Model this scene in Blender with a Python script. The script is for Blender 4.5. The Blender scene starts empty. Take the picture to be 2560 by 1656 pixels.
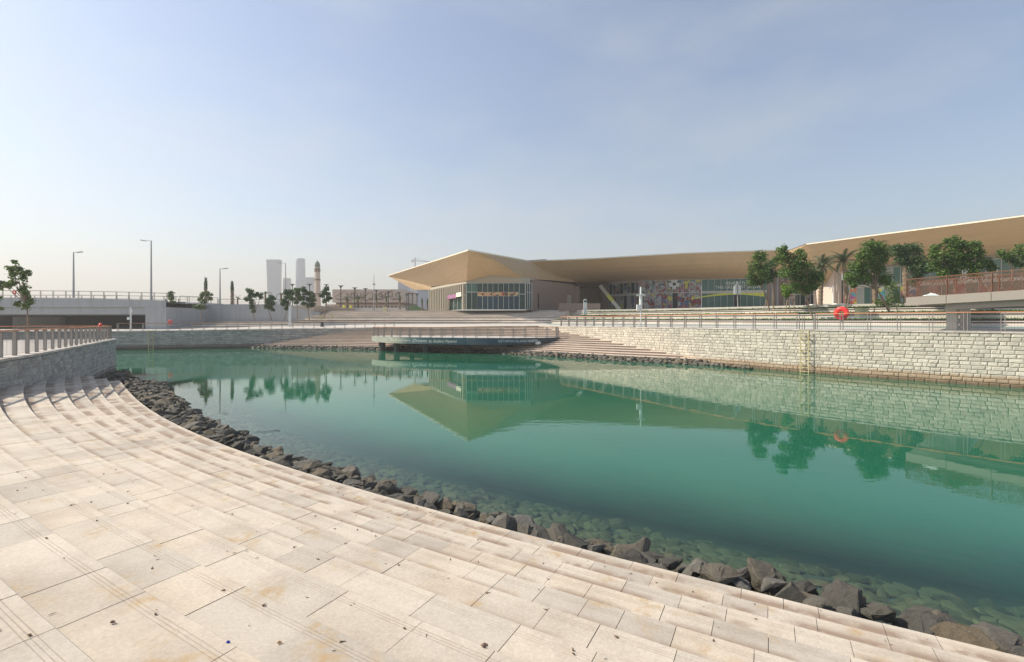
import bpy, bmesh, math, random
import numpy as np
from mathutils import Vector, Matrix
random.seed(7); rng = np.random.default_rng(7)
scene = bpy.context.scene
COL = scene.collection
# ------------------------------------------------------------------ camera, sky, sun, exposure
F = 1180.0; CX = 1280.0; HY = 801.0; CH = 3.9
cam_d = bpy.data.cameras.new('camera'); cam = bpy.data.objects.new('camera', cam_d); COL.objects.link(cam)
cam.location = (0, 0, CH); cam.rotation_euler = (math.radians(90), 0, 0)
cam_d.sensor_width = 36; cam_d.lens = F / 2560 * 36
cam_d.shift_y = (HY - 828) / 2560 * -1 * -1
cam_d.clip_start = 0.05; cam_d.clip_end = 6000
scene.camera = cam
SUN_AZ = math.radians(5)      # how far the sun stands beyond the left (-X) side
SUN_EL = math.radians(42)
world = bpy.data.worlds.new('World'); scene.world = world; world.use_nodes = True
wn = world.node_tree.nodes; wl = world.node_tree.links
bg = wn['Background']; sky = wn.new('ShaderNodeTexSky'); sky.sky_type = 'NISHITA'
sky.sun_disc = False; sky.sun_elevation = SUN_EL; sky.sun_rotation = math.radians(270) + SUN_AZ
sky.air_density = 1.2; sky.dust_density = 1.4; sky.ozone_density = 2.5; sky.altitude = 0
hs_ = wn.new('ShaderNodeHueSaturation'); hs_.inputs['Saturation'].default_value = 1.0; wl.new(sky.outputs[0], hs_.inputs['Color'])
wtc = wn.new('ShaderNodeTexCoord'); wmp = wn.new('ShaderNodeMapping'); wmp.inputs['Scale'].default_value = (1.2, 1.2, 3.6); wl.new(wtc.outputs['Generated'], wmp.inputs[0])
wns = wn.new('ShaderNodeTexNoise'); wns.inputs['Scale'].default_value = 2.1; wns.inputs['Detail'].default_value = 7; wns.inputs['Roughness'].default_value = .55; wl.new(wmp.outputs[0], wns.inputs[0])
wmr = wn.new('ShaderNodeMapRange'); wmr.inputs[1].default_value = .42; wmr.inputs[2].default_value = .78; wmr.inputs[4].default_value = .32; wl.new(wns.outputs[0], wmr.inputs[0])
wmx = wn.new('ShaderNodeMix'); wmx.data_type = 'RGBA'; wl.new(wmr.outputs[0], wmx.inputs[0]); wl.new(hs_.outputs[0], wmx.inputs[6]); wmx.inputs[7].default_value = (5.2, 5.0, 4.8, 1)   # thin high veil of cloud
wl.new(wmx.outputs[2], bg.inputs[0]); bg.inputs[1].default_value = 0.11
sd = bpy.data.lights.new('sun', 'SUN'); sun = bpy.data.objects.new('sun', sd); COL.objects.link(sun)
sd.energy = 4.3; sd.angle = math.radians(0.5); sd.color = (1.0, 0.92, 0.78)
tosun = Vector((-math.cos(SUN_AZ) * math.cos(SUN_EL), math.sin(SUN_AZ) * math.cos(SUN_EL), math.sin(SUN_EL)))
sun.rotation_euler = tosun.to_track_quat('Z', 'Y').to_euler()
sun.location = (-60, 10, 60)
scene.view_settings.view_transform = 'Standard'; scene.view_settings.look = 'None'
scene.view_settings.exposure = 0.6
scene.cycles.max_bounces = 8; scene.cycles.volume_bounces = 0; scene.cycles.transparent_max_bounces = 12
scene.cycles.use_denoising = True

# ------------------------------------------------------------------ helpers
def P(x, y, d):                       # photo pixel at depth d -> world
    return Vector(((x - CX) * d / F, d, CH - (y - HY) * d / F))
def PZ(x, d, z):
    return Vector(((x - CX) * d / F, d, z))
def px(s, d): return s * d / F        # pixel length at depth -> metres

def tag(o, label=None, cat=None, group=None, kind=None):
    if label: o['label'] = label
    if cat: o['category'] = cat
    if group: o['group'] = group
    if kind: o['kind'] = kind
    return o
def empty(name, loc, rz=0):
    o = bpy.data.objects.new(name, None); COL.objects.link(o); o.location = loc; o.rotation_euler = (0, 0, rz)
    o.empty_display_size = 0.2
    return o
def link_mesh(name, me, parent=None, M=None):
    o = bpy.data.objects.new(name, me); COL.objects.link(o)
    if parent is not None:
        o.parent = parent
        if M is None: M = Matrix.Identity(4)
        W = Matrix.LocRotScale(parent.location, parent.rotation_euler, None)
        if parent.parent is not None:
            W = Matrix.LocRotScale(parent.parent.location, parent.parent.rotation_euler, None) @ W
        o.matrix_local = W.inverted() @ M
    elif M is not None: o.matrix_world = M
    return o

class MB:
    def __init__(s): s.v = []; s.f = []; s.m = []; s.a = []; s.uv = None
    def add(s, vs, fs, mi=0, att=0.5):
        b = len(s.v); s.v += [tuple(v) for v in vs]
        for f in fs: s.f.append(tuple(b + i for i in f)); s.m.append(mi); s.a.append(att)
    def obox(s, c, ax, ay, az, mi=0, att=0.5):   # centre and three half-axis vectors
        c, ax, ay, az = Vector(c), Vector(ax), Vector(ay), Vector(az)
        vs = [c + ax * i + ay * j + az * k for k in (-1, 1) for j in (-1, 1) for i in (-1, 1)]
        s.add(vs, [(0, 2, 3, 1), (4, 5, 7, 6), (0, 1, 5, 4), (2, 6, 7, 3), (0, 4, 6, 2), (1, 3, 7, 5)], mi, att)
    def box(s, x0, x1, y0, y1, z0, z1, mi=0, att=0.5):
        s.obox(((x0 + x1) / 2, (y0 + y1) / 2, (z0 + z1) / 2), ((x1 - x0) / 2, 0, 0), (0, (y1 - y0) / 2, 0), (0, 0, (z1 - z0) / 2), mi, att)
    def bar(s, p, q, w, h, mi=0, up=(0, 0, 1), att=0.5):
        p, q = Vector(p), Vector(q); d = q - p; L = d.length
        if L < 1e-6: return
        d /= L; u = Vector(up)
        if abs(d.dot(u)) > .98: u = Vector((0, 1, 0))
        r = d.cross(u).normalized(); u2 = r.cross(d)
        s.obox((p + q) / 2, d * (L / 2), r * (w / 2), u2 * (h / 2), mi, att)
    def tube(s, pts, rad, n=8, mi=0, caps=True, att=0.5):
        pts = [Vector(p) for p in pts]; rs = rad if isinstance(rad, (list, tuple)) else [rad] * len(pts)
        b = len(s.v); ref = None
        for i, p in enumerate(pts):
            d = (pts[min(i + 1, len(pts) - 1)] - pts[max(i - 1, 0)]).normalized()
            if ref is None:
                ref = Vector((1, 0, 0)) if abs(d.x) < .8 else Vector((0, 1, 0))
            r = (ref - d * ref.dot(d)).normalized(); ref = r; u = d.cross(r)
            for k in range(n):
                a = 2 * math.pi * k / n
                s.v.append(tuple(p + (r * math.cos(a) + u * math.sin(a)) * rs[i]))
        for i in range(len(pts) - 1):
            for k in range(n):
                k2 = (k + 1) % n
                s.f.append((b + i * n + k, b + i * n + k2, b + (i + 1) * n + k2, b + (i + 1) * n + k)); s.m.append(mi); s.a.append(att)
        if caps:
            s.f.append(tuple(b + k for k in reversed(range(n)))); s.m.append(mi); s.a.append(att)
            s.f.append(tuple(b + (len(pts) - 1) * n + k for k in range(n))); s.m.append(mi); s.a.append(att)
    def prism(s, poly, z0, z1, mi=0, top=None, att=0.5):
        n = len(poly); b = len(s.v)
        area = sum(poly[i][0] * poly[(i + 1) % n][1] - poly[(i + 1) % n][0] * poly[i][1] for i in range(n))
        if area < 0: poly = list(reversed(poly))
        s.v += [(p[0], p[1], z0) for p in poly] + [(p[0], p[1], z1) for p in poly]
        s.f.append(tuple(b + n + i for i in range(n))); s.m.append(mi if top is None else top); s.a.append(att)
        s.f.append(tuple(b + i for i in reversed(range(n)))); s.m.append(mi); s.a.append(att)
        for i in range(n):
            j = (i + 1) % n
            s.f.append((b + i, b + j, b + n + j, b + n + i)); s.m.append(mi); s.a.append(att)
    def build(s, name, mats, parent=None, smooth=False, M=None):
        me = bpy.data.meshes.new(name); me.from_pydata(s.v, [], s.f)
        if not isinstance(mats, (list, tuple)): mats = [mats]
        for m in mats: me.materials.append(m)
        if any(s.m): me.polygons.foreach_set('material_index', s.m)
        if any(a != 0.5 for a in s.a):
            at = me.attributes.new('tint', 'FLOAT', 'FACE'); at.data.foreach_set('value', s.a)
        if smooth: me.polygons.foreach_set('use_smooth', [True] * len(me.polygons))
        me.validate(); me.update()
        return link_mesh(name, me, parent, M)

# ------------------------------------------------------------------ materials
def new_mat(name):
    m = bpy.data.materials.new(name); m.use_nodes = True
    nt = m.node_tree; return m, nt.nodes, nt.links, nt.nodes['Principled BSDF']
def mixrgb(n, l, a, b, fac, mode='MIX'):
    x = n.new('ShaderNodeMix'); x.data_type = 'RGBA'; x.blend_type = mode
    for sock, v in ((x.inputs[6], a), (x.inputs[7], b), (x.inputs[0], fac)):
        if hasattr(v, 'links'): l.new(v, sock)
        elif isinstance(v, (tuple, list)): sock.default_value = (*v[:3], 1)
        else: sock.default_value = v
    return x.outputs[2]
def noise(n, l, scale, detail=4, rough=.55, coord=None, vec_scale=None, typ='Noise'):
    if coord is None:
        g = n.new('ShaderNodeNewGeometry'); coord = g.outputs['Position']
    if vec_scale:
        mp = n.new('ShaderNodeMapping'); mp.inputs['Scale'].default_value = vec_scale; l.new(coord, mp.inputs[0]); coord = mp.outputs[0]
    t = n.new('ShaderNodeTexNoise'); t.inputs['Scale'].default_value = scale; t.inputs['Detail'].default_value = detail; t.inputs['Roughness'].default_value = rough
    l.new(coord, t.inputs['Vector']); return t.outputs[0]
def ramp(n, l, fac, stops):
    r = n.new('ShaderNodeValToRGB'); l.new(fac, r.inputs[0])
    e = r.color_ramp.elements
    while len(e) < len(stops): e.new(0.5)
    for el, (p, c) in zip(e, stops):
        el.position = p; el.color = (*c, 1) if len(c) == 3 else c
    return r.outputs[0]
def gray(a): return (a, a, a)
def maprange(n, l, v, a, b, c=0.0, d=1.0):
    m = n.new('ShaderNodeMapRange'); l.new(v, m.inputs[0])
    for i, x in enumerate((a, b, c, d)): m.inputs[i + 1].default_value = x
    return m.outputs[0]
def math_(n, l, op, a, b=0.0):
    m = n.new('ShaderNodeMath'); m.operation = op
    for i, v in enumerate((a, b)):
        if hasattr(v, 'links'): l.new(v, m.inputs[i])
        else: m.inputs[i].default_value = v
    return m.outputs[0]
def bump(n, l, b, h, dist=.01, strength=.6):
    x = n.new('ShaderNodeBump'); x.inputs['Distance'].default_value = dist; x.inputs['Strength'].default_value = strength
    l.new(h, x.inputs['Height']); l.new(x.outputs[0], b.inputs['Normal'])
def plain(name, c, rough=.6, var=.12, scale=2.0, metal=0.0, bmp=0.0, tint=False, spec=.5):
    m, n, l, b = new_mat(name)
    b.inputs['Roughness'].default_value = rough; b.inputs['Metallic'].default_value = metal
    b.inputs['Specular IOR Level'].default_value = spec
    f = noise(n, l, scale, 5)
    col = mixrgb(n, l, tuple(x * (1 - var) for x in c), tuple(min(1, x * (1 + var)) for x in c), f)
    if tint:
        a = n.new('ShaderNodeAttribute'); a.attribute_name = 'tint'
        k = maprange(n, l, a.outputs['Fac'], 0, 1, .75, 1.22)
        col = mixrgb(n, l, col, k, 1.0, 'MULTIPLY')
    l.new(col, b.inputs['Base Color'])
    if bmp: bump(n, l, b, noise(n, l, scale * 8, 4), bmp)
    return m

M = {}
M['concrete'] = plain('concrete', (.50, .48, .45), .85, .15, .8, bmp=.004)
M['bridge_paint'] = plain('bridge_paint', (.36, .37, .38), .8, .08, .5)
def bridge_mat():
    m, n, l, b = new_mat('bridge_paint')
    g = n.new('ShaderNodeNewGeometry'); sp = n.new('ShaderNodeSeparateXYZ'); l.new(g.outputs['Position'], sp.inputs[0])
    col = mixrgb(n, l, (.31, .32, .33), (.38, .39, .40), noise(n, l, .5, 5, .6))
    u = math_(n, l, 'FRACT', math_(n, l, 'MULTIPLY', sp.outputs[0], .25)); k1 = math_(n, l, 'LESS_THAN', u, .012)
    col = mixrgb(n, l, col, (.16, .16, .165), math_(n, l, 'MULTIPLY', k1, .6))
    st = maprange(n, l, noise(n, l, 1.2, 6, .65, vec_scale=(1, 1, .12)), .5, .72, 0, .5); col = mixrgb(n, l, col, (.20, .195, .185), st)
    l.new(col, b.inputs['Base Color']); b.inputs['Roughness'].default_value = .85; return m
M['bridge_paint'] = bridge_mat()
M['bridge_dark'] = plain('bridge_dark', (.03, .03, .035), .9, .2, .5)  # near-black copy of the bridge concrete, shade under the span painted in
M['white_stone'] = plain('white_stone', (.52, .47, .41), .8, .12, 1.2, bmp=.003, tint=True)
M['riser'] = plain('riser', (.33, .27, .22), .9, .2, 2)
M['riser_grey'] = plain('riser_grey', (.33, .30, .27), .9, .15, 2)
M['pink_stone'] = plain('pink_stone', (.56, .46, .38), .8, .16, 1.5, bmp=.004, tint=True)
M['paving'] = plain('paving', (.50, .46, .41), .85, .12, 1.0)
M['paving_grey'] = plain('paving_grey', (.30, .29, .28), .85, .12, 1.0)
M['green_strip'] = plain('green_strip', (.16, .26, .20), .85, .15, 1.0)
M['sand'] = plain('sand', (.42, .36, .28), .95, .2, .3)
M['steel'] = plain('steel', (.25, .225, .205), .5, .1, 6, metal=.2)
M['steel_post'] = plain('steel_post', (.40, .355, .31), .55, .12, 6)
M['wire'] = plain('wire', (.16, .15, .15), .5, .1, 6)
M['rail_wood'] = plain('rail_wood', (.62, .25, .12), .6, .2, 4)
M['grey_metal'] = plain('grey_metal', (.33, .33, .34), .45, .08, 3)
M['white_metal'] = plain('white_metal', (.72, .72, .70), .45, .05, 3)
M['dark_metal'] = plain('dark_metal', (.04, .04, .045), .5, .1, 3)
M['yellow_paint'] = plain('yellow_paint', (.56, .48, .24), .5, .15, 5)
M['rust_bracket'] = plain('rust_bracket', (.45, .22, .06), .7, .2, 5)
M['red'] = plain('red', (.72, .035, .03), .4, .06, 3)
M['cream'] = plain('cream', (.50, .46, .28), .6, .08, 2)
M['corten'] = plain('corten', (.19, .085, .05), .8, .3, 6)
M['taupe'] = plain('taupe', (.33, .285, .245), .65, .06, 1)
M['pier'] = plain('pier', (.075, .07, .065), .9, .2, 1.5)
M['roof_tan'] = plain('roof_tan', (.47, .33, .185), .55, .05, .25)
def seam_mat():
    m, n, l, b = new_mat('roof_tan')
    g = n.new('ShaderNodeNewGeometry'); sp = n.new('ShaderNodeSeparateXYZ'); l.new(g.outputs['Position'], sp.inputs[0])
    f = noise(n, l, .25, 4); col = mixrgb(n, l, (.445, .312, .175), (.50, .352, .20), f)
    u = math_(n, l, 'FRACT', math_(n, l, 'MULTIPLY', math_(n, l, 'ADD', sp.outputs[0], math_(n, l, 'MULTIPLY', sp.outputs[1], .4)), .42))
    k1 = math_(n, l, 'LESS_THAN', u, .03); v = math_(n, l, 'FRACT', math_(n, l, 'MULTIPLY', sp.outputs[2], .7)); k2 = math_(n, l, 'LESS_THAN', v, .03)
    col = mixrgb(n, l, col, (.27, .19, .11), math_(n, l, 'MULTIPLY', math_(n, l, 'MAXIMUM', k1, k2), .45))
    st = maprange(n, l, noise(n, l, .5, 5, .6, vec_scale=(1, 1, .3)), .55, .75, 0, .25); col = mixrgb(n, l, col, (.30, .215, .13), st)
    l.new(col, b.inputs['Base Color']); b.inputs['Roughness'].default_value = .5; return m
M['roof_tan'] = seam_mat()
M['roof_edge'] = plain('roof_edge', (.78, .70, .55), .5, .05, .5)
M['fin'] = plain('fin', (.42, .37, .29), .6, .05, 1)
M['brown_wall'] = plain('brown_wall', (.26, .19, .15), .7, .08, .6)
M['beige_wall'] = plain('beige_wall', (.60, .50, .42), .8, .05, .6)
M['mullion'] = plain('mullion', (.46, .46, .42), .5, .05, 1)
M['black'] = plain('black', (.012, .012, .013), .6, .1, 1)
M['mosque'] = plain('mosque', (.48, .40, .34), .85, .05, .2)
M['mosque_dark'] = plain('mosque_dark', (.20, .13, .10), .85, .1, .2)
M['dome'] = plain('dome', (.22, .25, .17), .6, .2, .5)
M['tower'] = plain('tower', (.05, .10, .19), .35, .1, .02)
M['tower_band'] = plain('tower_band', (.08, .14, .23), .4, .1, .02)
M['tower_pale'] = plain('tower_pale', (.14, .20, .29), .5, .05, .02)
M['bark'] = plain('bark', (.24, .17, .115), .95, .25, 8, bmp=.01)
M['palm_bark'] = plain('palm_bark', (.19, .14, .09), .95, .35, 6, bmp=.02)
M['stake'] = plain('stake', (.42, .28, .16), .8, .2, 5)
M['white_bench'] = plain('white_bench', (.80, .78, .72), .6, .04, 2)
M['yellow'] = plain('yellow', (.75, .70, .04), .5, .05, 2)
M['hedge'] = plain('hedge', (.05, .10, .04), .9, .4, 2, bmp=.05)
def leaf_mat(name, c0, c1, c2):
    m, n, l, b = new_mat(name)
    a = n.new('ShaderNodeAttribute'); a.attribute_name = 'tint'
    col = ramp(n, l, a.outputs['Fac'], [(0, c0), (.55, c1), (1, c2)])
    l.new(col, b.inputs['Base Color']); b.inputs['Roughness'].default_value = .5
    b.inputs['Specular IOR Level'].default_value = .35
    t = n.new('ShaderNodeBsdfTranslucent'); l.new(col, t.inputs[0])
    mx = n.new('ShaderNodeMixShader'); mx.inputs[0].default_value = .25
    l.new(b.outputs[0], mx.inputs[1]); l.new(t.outputs[0], mx.inputs[2]); l.new(mx.outputs[0], n['Material Output'].inputs[0])
    return m
M['leaf'] = leaf_mat('leaf', (.03, .07, .016), (.085, .16, .03), (.19, .27, .05))
M['leaf_dark'] = leaf_mat('leaf_dark', (.025, .06, .022), (.06, .12, .035), (.13, .20, .06))
M['leaf_pale'] = leaf_mat('leaf_pale', (.06, .10, .03), (.13, .19, .055), (.22, .28, .09))
M['leaf_lime'] = leaf_mat('leaf_lime', (.08, .16, .02), (.16, .28, .03), (.26, .40, .05))
M['frond'] = leaf_mat('frond', (.05, .075, .03), (.10, .13, .055), (.20, .20, .10))
M['grass'] = plain('grass', (.09, .13, .035), .95, .4, 5, bmp=.03)

def glass_mat(name, c, rough=.06):
    m, n, l, b = new_mat(name)
    f = noise(n, l, .35, 3); col = mixrgb(n, l, tuple(x * .7 for x in c), tuple(x * 1.3 for x in c), f)
    l.new(col, b.inputs['Base Color']); b.inputs['Roughness'].default_value = rough; b.inputs['IOR'].default_value = 1.5
    return m
M['glass'] = glass_mat('glass', (.018, .045, .042))
M['glass_blue'] = glass_mat('glass_blue', (.012, .042, .07))
M['glass_green'] = glass_mat('glass_green', (.06, .14, .12), .15)
M['glass_pale'] = glass_mat('glass_pale', (.30, .34, .31), .25)
def mural_mat(name, base, cols, scale, cover, vs=(1, 1, 1)):
    m, n, l, b = new_mat(name)
    g = n.new('ShaderNodeNewGeometry'); mp = n.new('ShaderNodeMapping'); mp.inputs['Scale'].default_value = vs; l.new(g.outputs['Position'], mp.inputs[0])
    w = n.new('ShaderNodeTexNoise'); w.inputs['Scale'].default_value = .9; w.inputs['Detail'].default_value = 3; l.new(mp.outputs[0], w.inputs['Vector'])
    wv = n.new('ShaderNodeVectorMath'); wv.operation = 'MULTIPLY_ADD'; l.new(w.outputs['Color'], wv.inputs[0]); wv.inputs[1].default_value = (2.4, 2.4, 2.4); l.new(mp.outputs[0], wv.inputs[2])
    v = n.new('ShaderNodeTexVoronoi'); v.inputs['Scale'].default_value = scale; l.new(wv.outputs[0], v.inputs['Vector'])
    sep = n.new('ShaderNodeSeparateColor'); l.new(v.outputs['Color'], sep.inputs[0])
    r = n.new('ShaderNodeValToRGB'); r.color_ramp.interpolation = 'CONSTANT'; l.new(sep.outputs[0], r.inputs[0])
    e = r.color_ramp.elements
    while len(e) < len(cols): e.new(.5)
    for i, c in enumerate(cols): e[i].position = i / len(cols); e[i].color = (*c, 1)
    f = noise(n, l, .7, 2, coord=mp.outputs[0]); k = maprange(n, l, f, cover - .01, cover + .01)
    col = mixrgb(n, l, base, r.outputs[0], k)
    l.new(col, b.inputs['Base Color']); b.inputs['Roughness'].default_value = .25
    return m
MUR = [tuple(.16 + (v - .16) * .8 for v in c) for c in [(.28, .03, .04), (.42, .42, .40), (.05, .10, .22), (.02, .02, .03), (.30, .30, .30), (.55, .52, .05), (.30, .10, .12), (.12, .20, .22), (.36, .22, .16), (.45, .45, .44), (.04, .05, .12), (.30, .04, .06)]]
M['mural'] = mural_mat('mural', (.20, .25, .23), MUR, 1.3, .40)
M['mural_dense'] = mural_mat('mural_dense', (.22, .22, .22), MUR, 1.7, .30)
M['banner_pink'] = mural_mat('banner_pink', (.30, .10, .22), [(.34, .13, .25), (.26, .08, .22), (.34, .26, .32)], 2.5, .5)
M['banner_orange'] = mural_mat('banner_orange', (.45, .38, .18), [(.45, .12, .08), (.50, .40, .20), (.10, .07, .05), (.52, .30, .18)], 2.0, .42)
M['mural_bright'] = mural_mat('mural_bright', (.55, .56, .52), [(.60, .10, .10), (.70, .65, .05), (.10, .40, .45), (.60, .25, .12), (.50, .08, .35), (.70, .68, .62)], 1.1, .40)
M['film_yellow'] = plain('film_yellow', (.62, .62, .06), .3, .1, .8)
M['letter_white'] = plain('letter_white', (.62, .64, .62), .5, .03, 1)
M['letter_cream'] = plain('letter_cream', (.72, .70, .55), .5, .03, 1)

# foreground limestone tile
def tile_material():
    m, n, l, b = new_mat('step_stone')
    a = n.new('ShaderNodeAttribute'); a.attribute_name = 'tint'
    uv = n.new('ShaderNodeUVMap'); uv.uv_map = 'UVMap'
    sp = n.new('ShaderNodeSeparateXYZ'); l.new(uv.outputs[0], sp.inputs[0])
    base = ramp(n, l, a.outputs['Fac'], [(0, (.45, .405, .355)), (.25, (.54, .482, .41)), (.75, (.58, .515, .435)), (1, (.58, .50, .41))])
    big = noise(n, l, 1.1, 5, .6)
    base = mixrgb(n, l, base, (.78, .76, .75), maprange(n, l, big, .42, .68, 0, 1.0), 'MULTIPLY')
    # fine grain
    fine = noise(n, l, 38, 5, .8); base = mixrgb(n, l, base, mixrgb(n, l, (.60, .59, .57), (1.36, 1.35, 1.31), fine), 1.0, 'MULTIPLY')
    speck = noise(n, l, 160, 2, .6); base = mixrgb(n, l, base, (.62, .60, .58), maprange(n, l, speck, .63, .72, 0, .5), 'MULTIPLY')
    # rust coloured spots, blotchy
    sc = noise(n, l, 2.3, 2, .5); sf = noise(n, l, 9, 5, .65)
    k = math_(n, l, 'MULTIPLY', maprange(n, l, sc, .58, .70), maprange(n, l, sf, .42, .66))
    base = mixrgb(n, l, base, (.42, .27, .11), math_(n, l, 'MULTIPLY', k, .75))
    # dirt collected along the back of the tread, more near the water
    g = n.new('ShaderNodeNewGeometry'); zz = n.new('ShaderNodeSeparateXYZ'); l.new(g.outputs['Position'], zz.inputs[0])
    low = maprange(n, l, zz.outputs[2], 2.1, 1.25, .6, .95)
    back = maprange(n, l, math_(n, l, 'SUBTRACT', sp.outputs[1], math_(n, l, 'MULTIPLY', math_(n, l, 'SUBTRACT', zz.outputs[2], .55), .26)), .07, .17)
    bn = maprange(n, l, noise(n, l, 1.5, 5, .65), .40, .54)
    dk = math_(n, l, 'MULTIPLY', math_(n, l, 'MULTIPLY', back, bn), low)
    base = mixrgb(n, l, base, (.28, .205, .15), math_(n, l, 'MULTIPLY', dk, 1.0))
    # grip grooves near the nosing
    w = n.new('ShaderNodeMath'); w.operation = 'PINGPONG'; l.new(sp.outputs[1], w.inputs[0]); w.inputs[1].default_value = .0125
    inz = math_(n, l, 'MULTIPLY', math_(n, l, 'GREATER_THAN', sp.outputs[1], .062), math_(n, l, 'LESS_THAN', sp.outputs[1], .138))
    gr = math_(n, l, 'MULTIPLY', maprange(n, l, w.outputs[0], .006, .002), inz)
    base = mixrgb(n, l, base, (.33, .24, .16), math_(n, l, 'MULTIPLY', gr, maprange(n, l, noise(n, l, 3.1, 4, .6), .35, .65, .05, .5)))
    l.new(base, b.inputs['Base Color']); b.inputs['Roughness'].default_value = .8
    b.inputs['Specular IOR Level'].default_value = .3
    hh = math_(n, l, 'SUBTRACT', math_(n, l, 'MULTIPLY', fine, .35), gr)
    bump(n, l, b, hh, .003, .7)
    return m
M['step_stone'] = tile_material()
# wall stone with the tide mark
def wall_mat(name, hi, lo, pale=1.0):
    m, n, l, b = new_mat(name)
    g = n.new('ShaderNodeNewGeometry'); zz = n.new('ShaderNodeSeparateXYZ'); l.new(g.outputs['Position'], zz.inputs[0])
    oi = n.new('ShaderNodeObjectInfo'); a = n.new('ShaderNodeAttribute'); a.attribute_name = 'tint'
    rnd = math_(n, l, 'FRACT', math_(n, l, 'ADD', oi.outputs['Random'], a.outputs['Fac']))
    lo_k, hi_k = (.78, 1.18) if hi[0] < .5 else (.80, 1.12)
    col = mixrgb(n, l, tuple(x * lo_k for x in hi), tuple(min(.95, x * hi_k) for x in hi), rnd)
    nz = noise(n, l, 3.5, 6, .65); col = mixrgb(n, l, mixrgb(n, l, (.72, .70, .66), (1.08, 1.06, 1.02), nz), col, 1.0, 'MULTIPLY')
    st = maprange(n, l, noise(n, l, 1.0, 5, .6, vec_scale=(1.6, 1.6, .22)), .52, .72, 0, .5); col = mixrgb(n, l, col, tuple(x * .55 for x in hi), st)
    zed = math_(n, l, 'ADD', zz.outputs[2], math_(n, l, 'MULTIPLY', noise(n, l, .8, 4), .25))
    t1 = maprange(n, l, zed, .80, .62); col = mixrgb(n, l, col, lo, math_(n, l, 'MULTIPLY', t1, .8))
    t2 = maprange(n, l, zed, .46, .22); col = mixrgb(n, l, col, tuple(x * .35 for x in lo), math_(n, l, 'MULTIPLY', t2, .85))
    l.new(col, b.inputs['Base Color']); b.inputs['Roughness'].default_value = .9; b.inputs['Specular IOR Level'].default_value = .2
    bump(n, l, b, noise(n, l, 14, 6, .7), .03, .8)
    return m
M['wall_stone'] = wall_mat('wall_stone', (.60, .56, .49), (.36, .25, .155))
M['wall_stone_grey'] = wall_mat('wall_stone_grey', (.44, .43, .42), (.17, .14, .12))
M['mortar'] = wall_mat('mortar', (.15, .13, .105), (.09, .065, .045))
M['step_body'] = plain('step_body', (.40, .345, .29), .85, .2, 3, bmp=.004)
def rock_mat():
    m, n, l, b = new_mat('rock')
    oi = n.new('ShaderNodeObjectInfo'); a = n.new('ShaderNodeAttribute'); a.attribute_name = 'tint'
    rnd = math_(n, l, 'FRACT', math_(n, l, 'ADD', oi.outputs['Random'], a.outputs['Fac']))
    col = ramp(n, l, rnd, [(0, (.065, .062, .055)), (.3, (.105, .098, .08)), (.55, (.14, .134, .12)), (.8, (.15, .122, .082)), (1, (.09, .09, .075))])
    nz = noise(n, l, 6, 8, .7); col = mixrgb(n, l, mixrgb(n, l, (.25, .25, .26), (1.9, 1.84, 1.74), nz), col, 1.0, 'MULTIPLY')
    sp = noise(n, l, 45, 3, .7); col = mixrgb(n, l, col, (.34, .32, .29), maprange(n, l, sp, .6, .74, 0, .55))
    g = n.new('ShaderNodeNewGeometry'); zz = n.new('ShaderNodeSeparateXYZ'); l.new(g.outputs['Position'], zz.inputs[0])
    wet = maprange(n, l, zz.outputs[2], .14, .03, 0, .55); col = mixrgb(n, l, col, (.05, .045, .03), wet)
    sub = maprange(n, l, zz.outputs[2], -.02, -.14, 0, 1); col = mixrgb(n, l, col, mixrgb(n, l, (.12, .13, .075), (.36, .37, .22), nz), sub)
    l.new(col, b.inputs['Base Color']); b.inputs['Roughness'].default_value = .85
    bump(n, l, b, noise(n, l, 11, 10, .78), .07, 1.0)
    return m
M['rock'] = rock_mat()

# ------------------------------------------------------------------ plan curves
def resample(pts, step=None, n=None):
    pts = [Vector(p) for p in pts]; L = [0]
    for a, b in zip(pts, pts[1:]): L.append(L[-1] + (b - a).length)
    if n is None: n = max(1, int(round(L[-1] / step)))
    out = []; j = 0
    for i in range(n + 1):
        s = L[-1] * i / n
        while j < len(pts) - 2 and L[j + 1] < s: j += 1
        t = (s - L[j]) / max(1e-9, L[j + 1] - L[j]); out.append(pts[j].lerp(pts[j + 1], t))
    return out
def catmull(pts, k=8):
    pts = [Vector(p) for p in pts]; out = []
    for i in range(len(pts) - 1):
        p0 = pts[max(0, i - 1)]; p1 = pts[i]; p2 = pts[i + 1]; p3 = pts[min(len(pts) - 1, i + 2)]
        for j in range(k):
            t = j / k
            out.append(.5 * ((2 * p1) + (p2 - p0) * t + (2 * p0 - 5 * p1 + 4 * p2 - p3) * t * t + (3 * p1 - p0 - 3 * p2 + p3) * t ** 3))
    out.append(pts[-1]); return out

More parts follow.
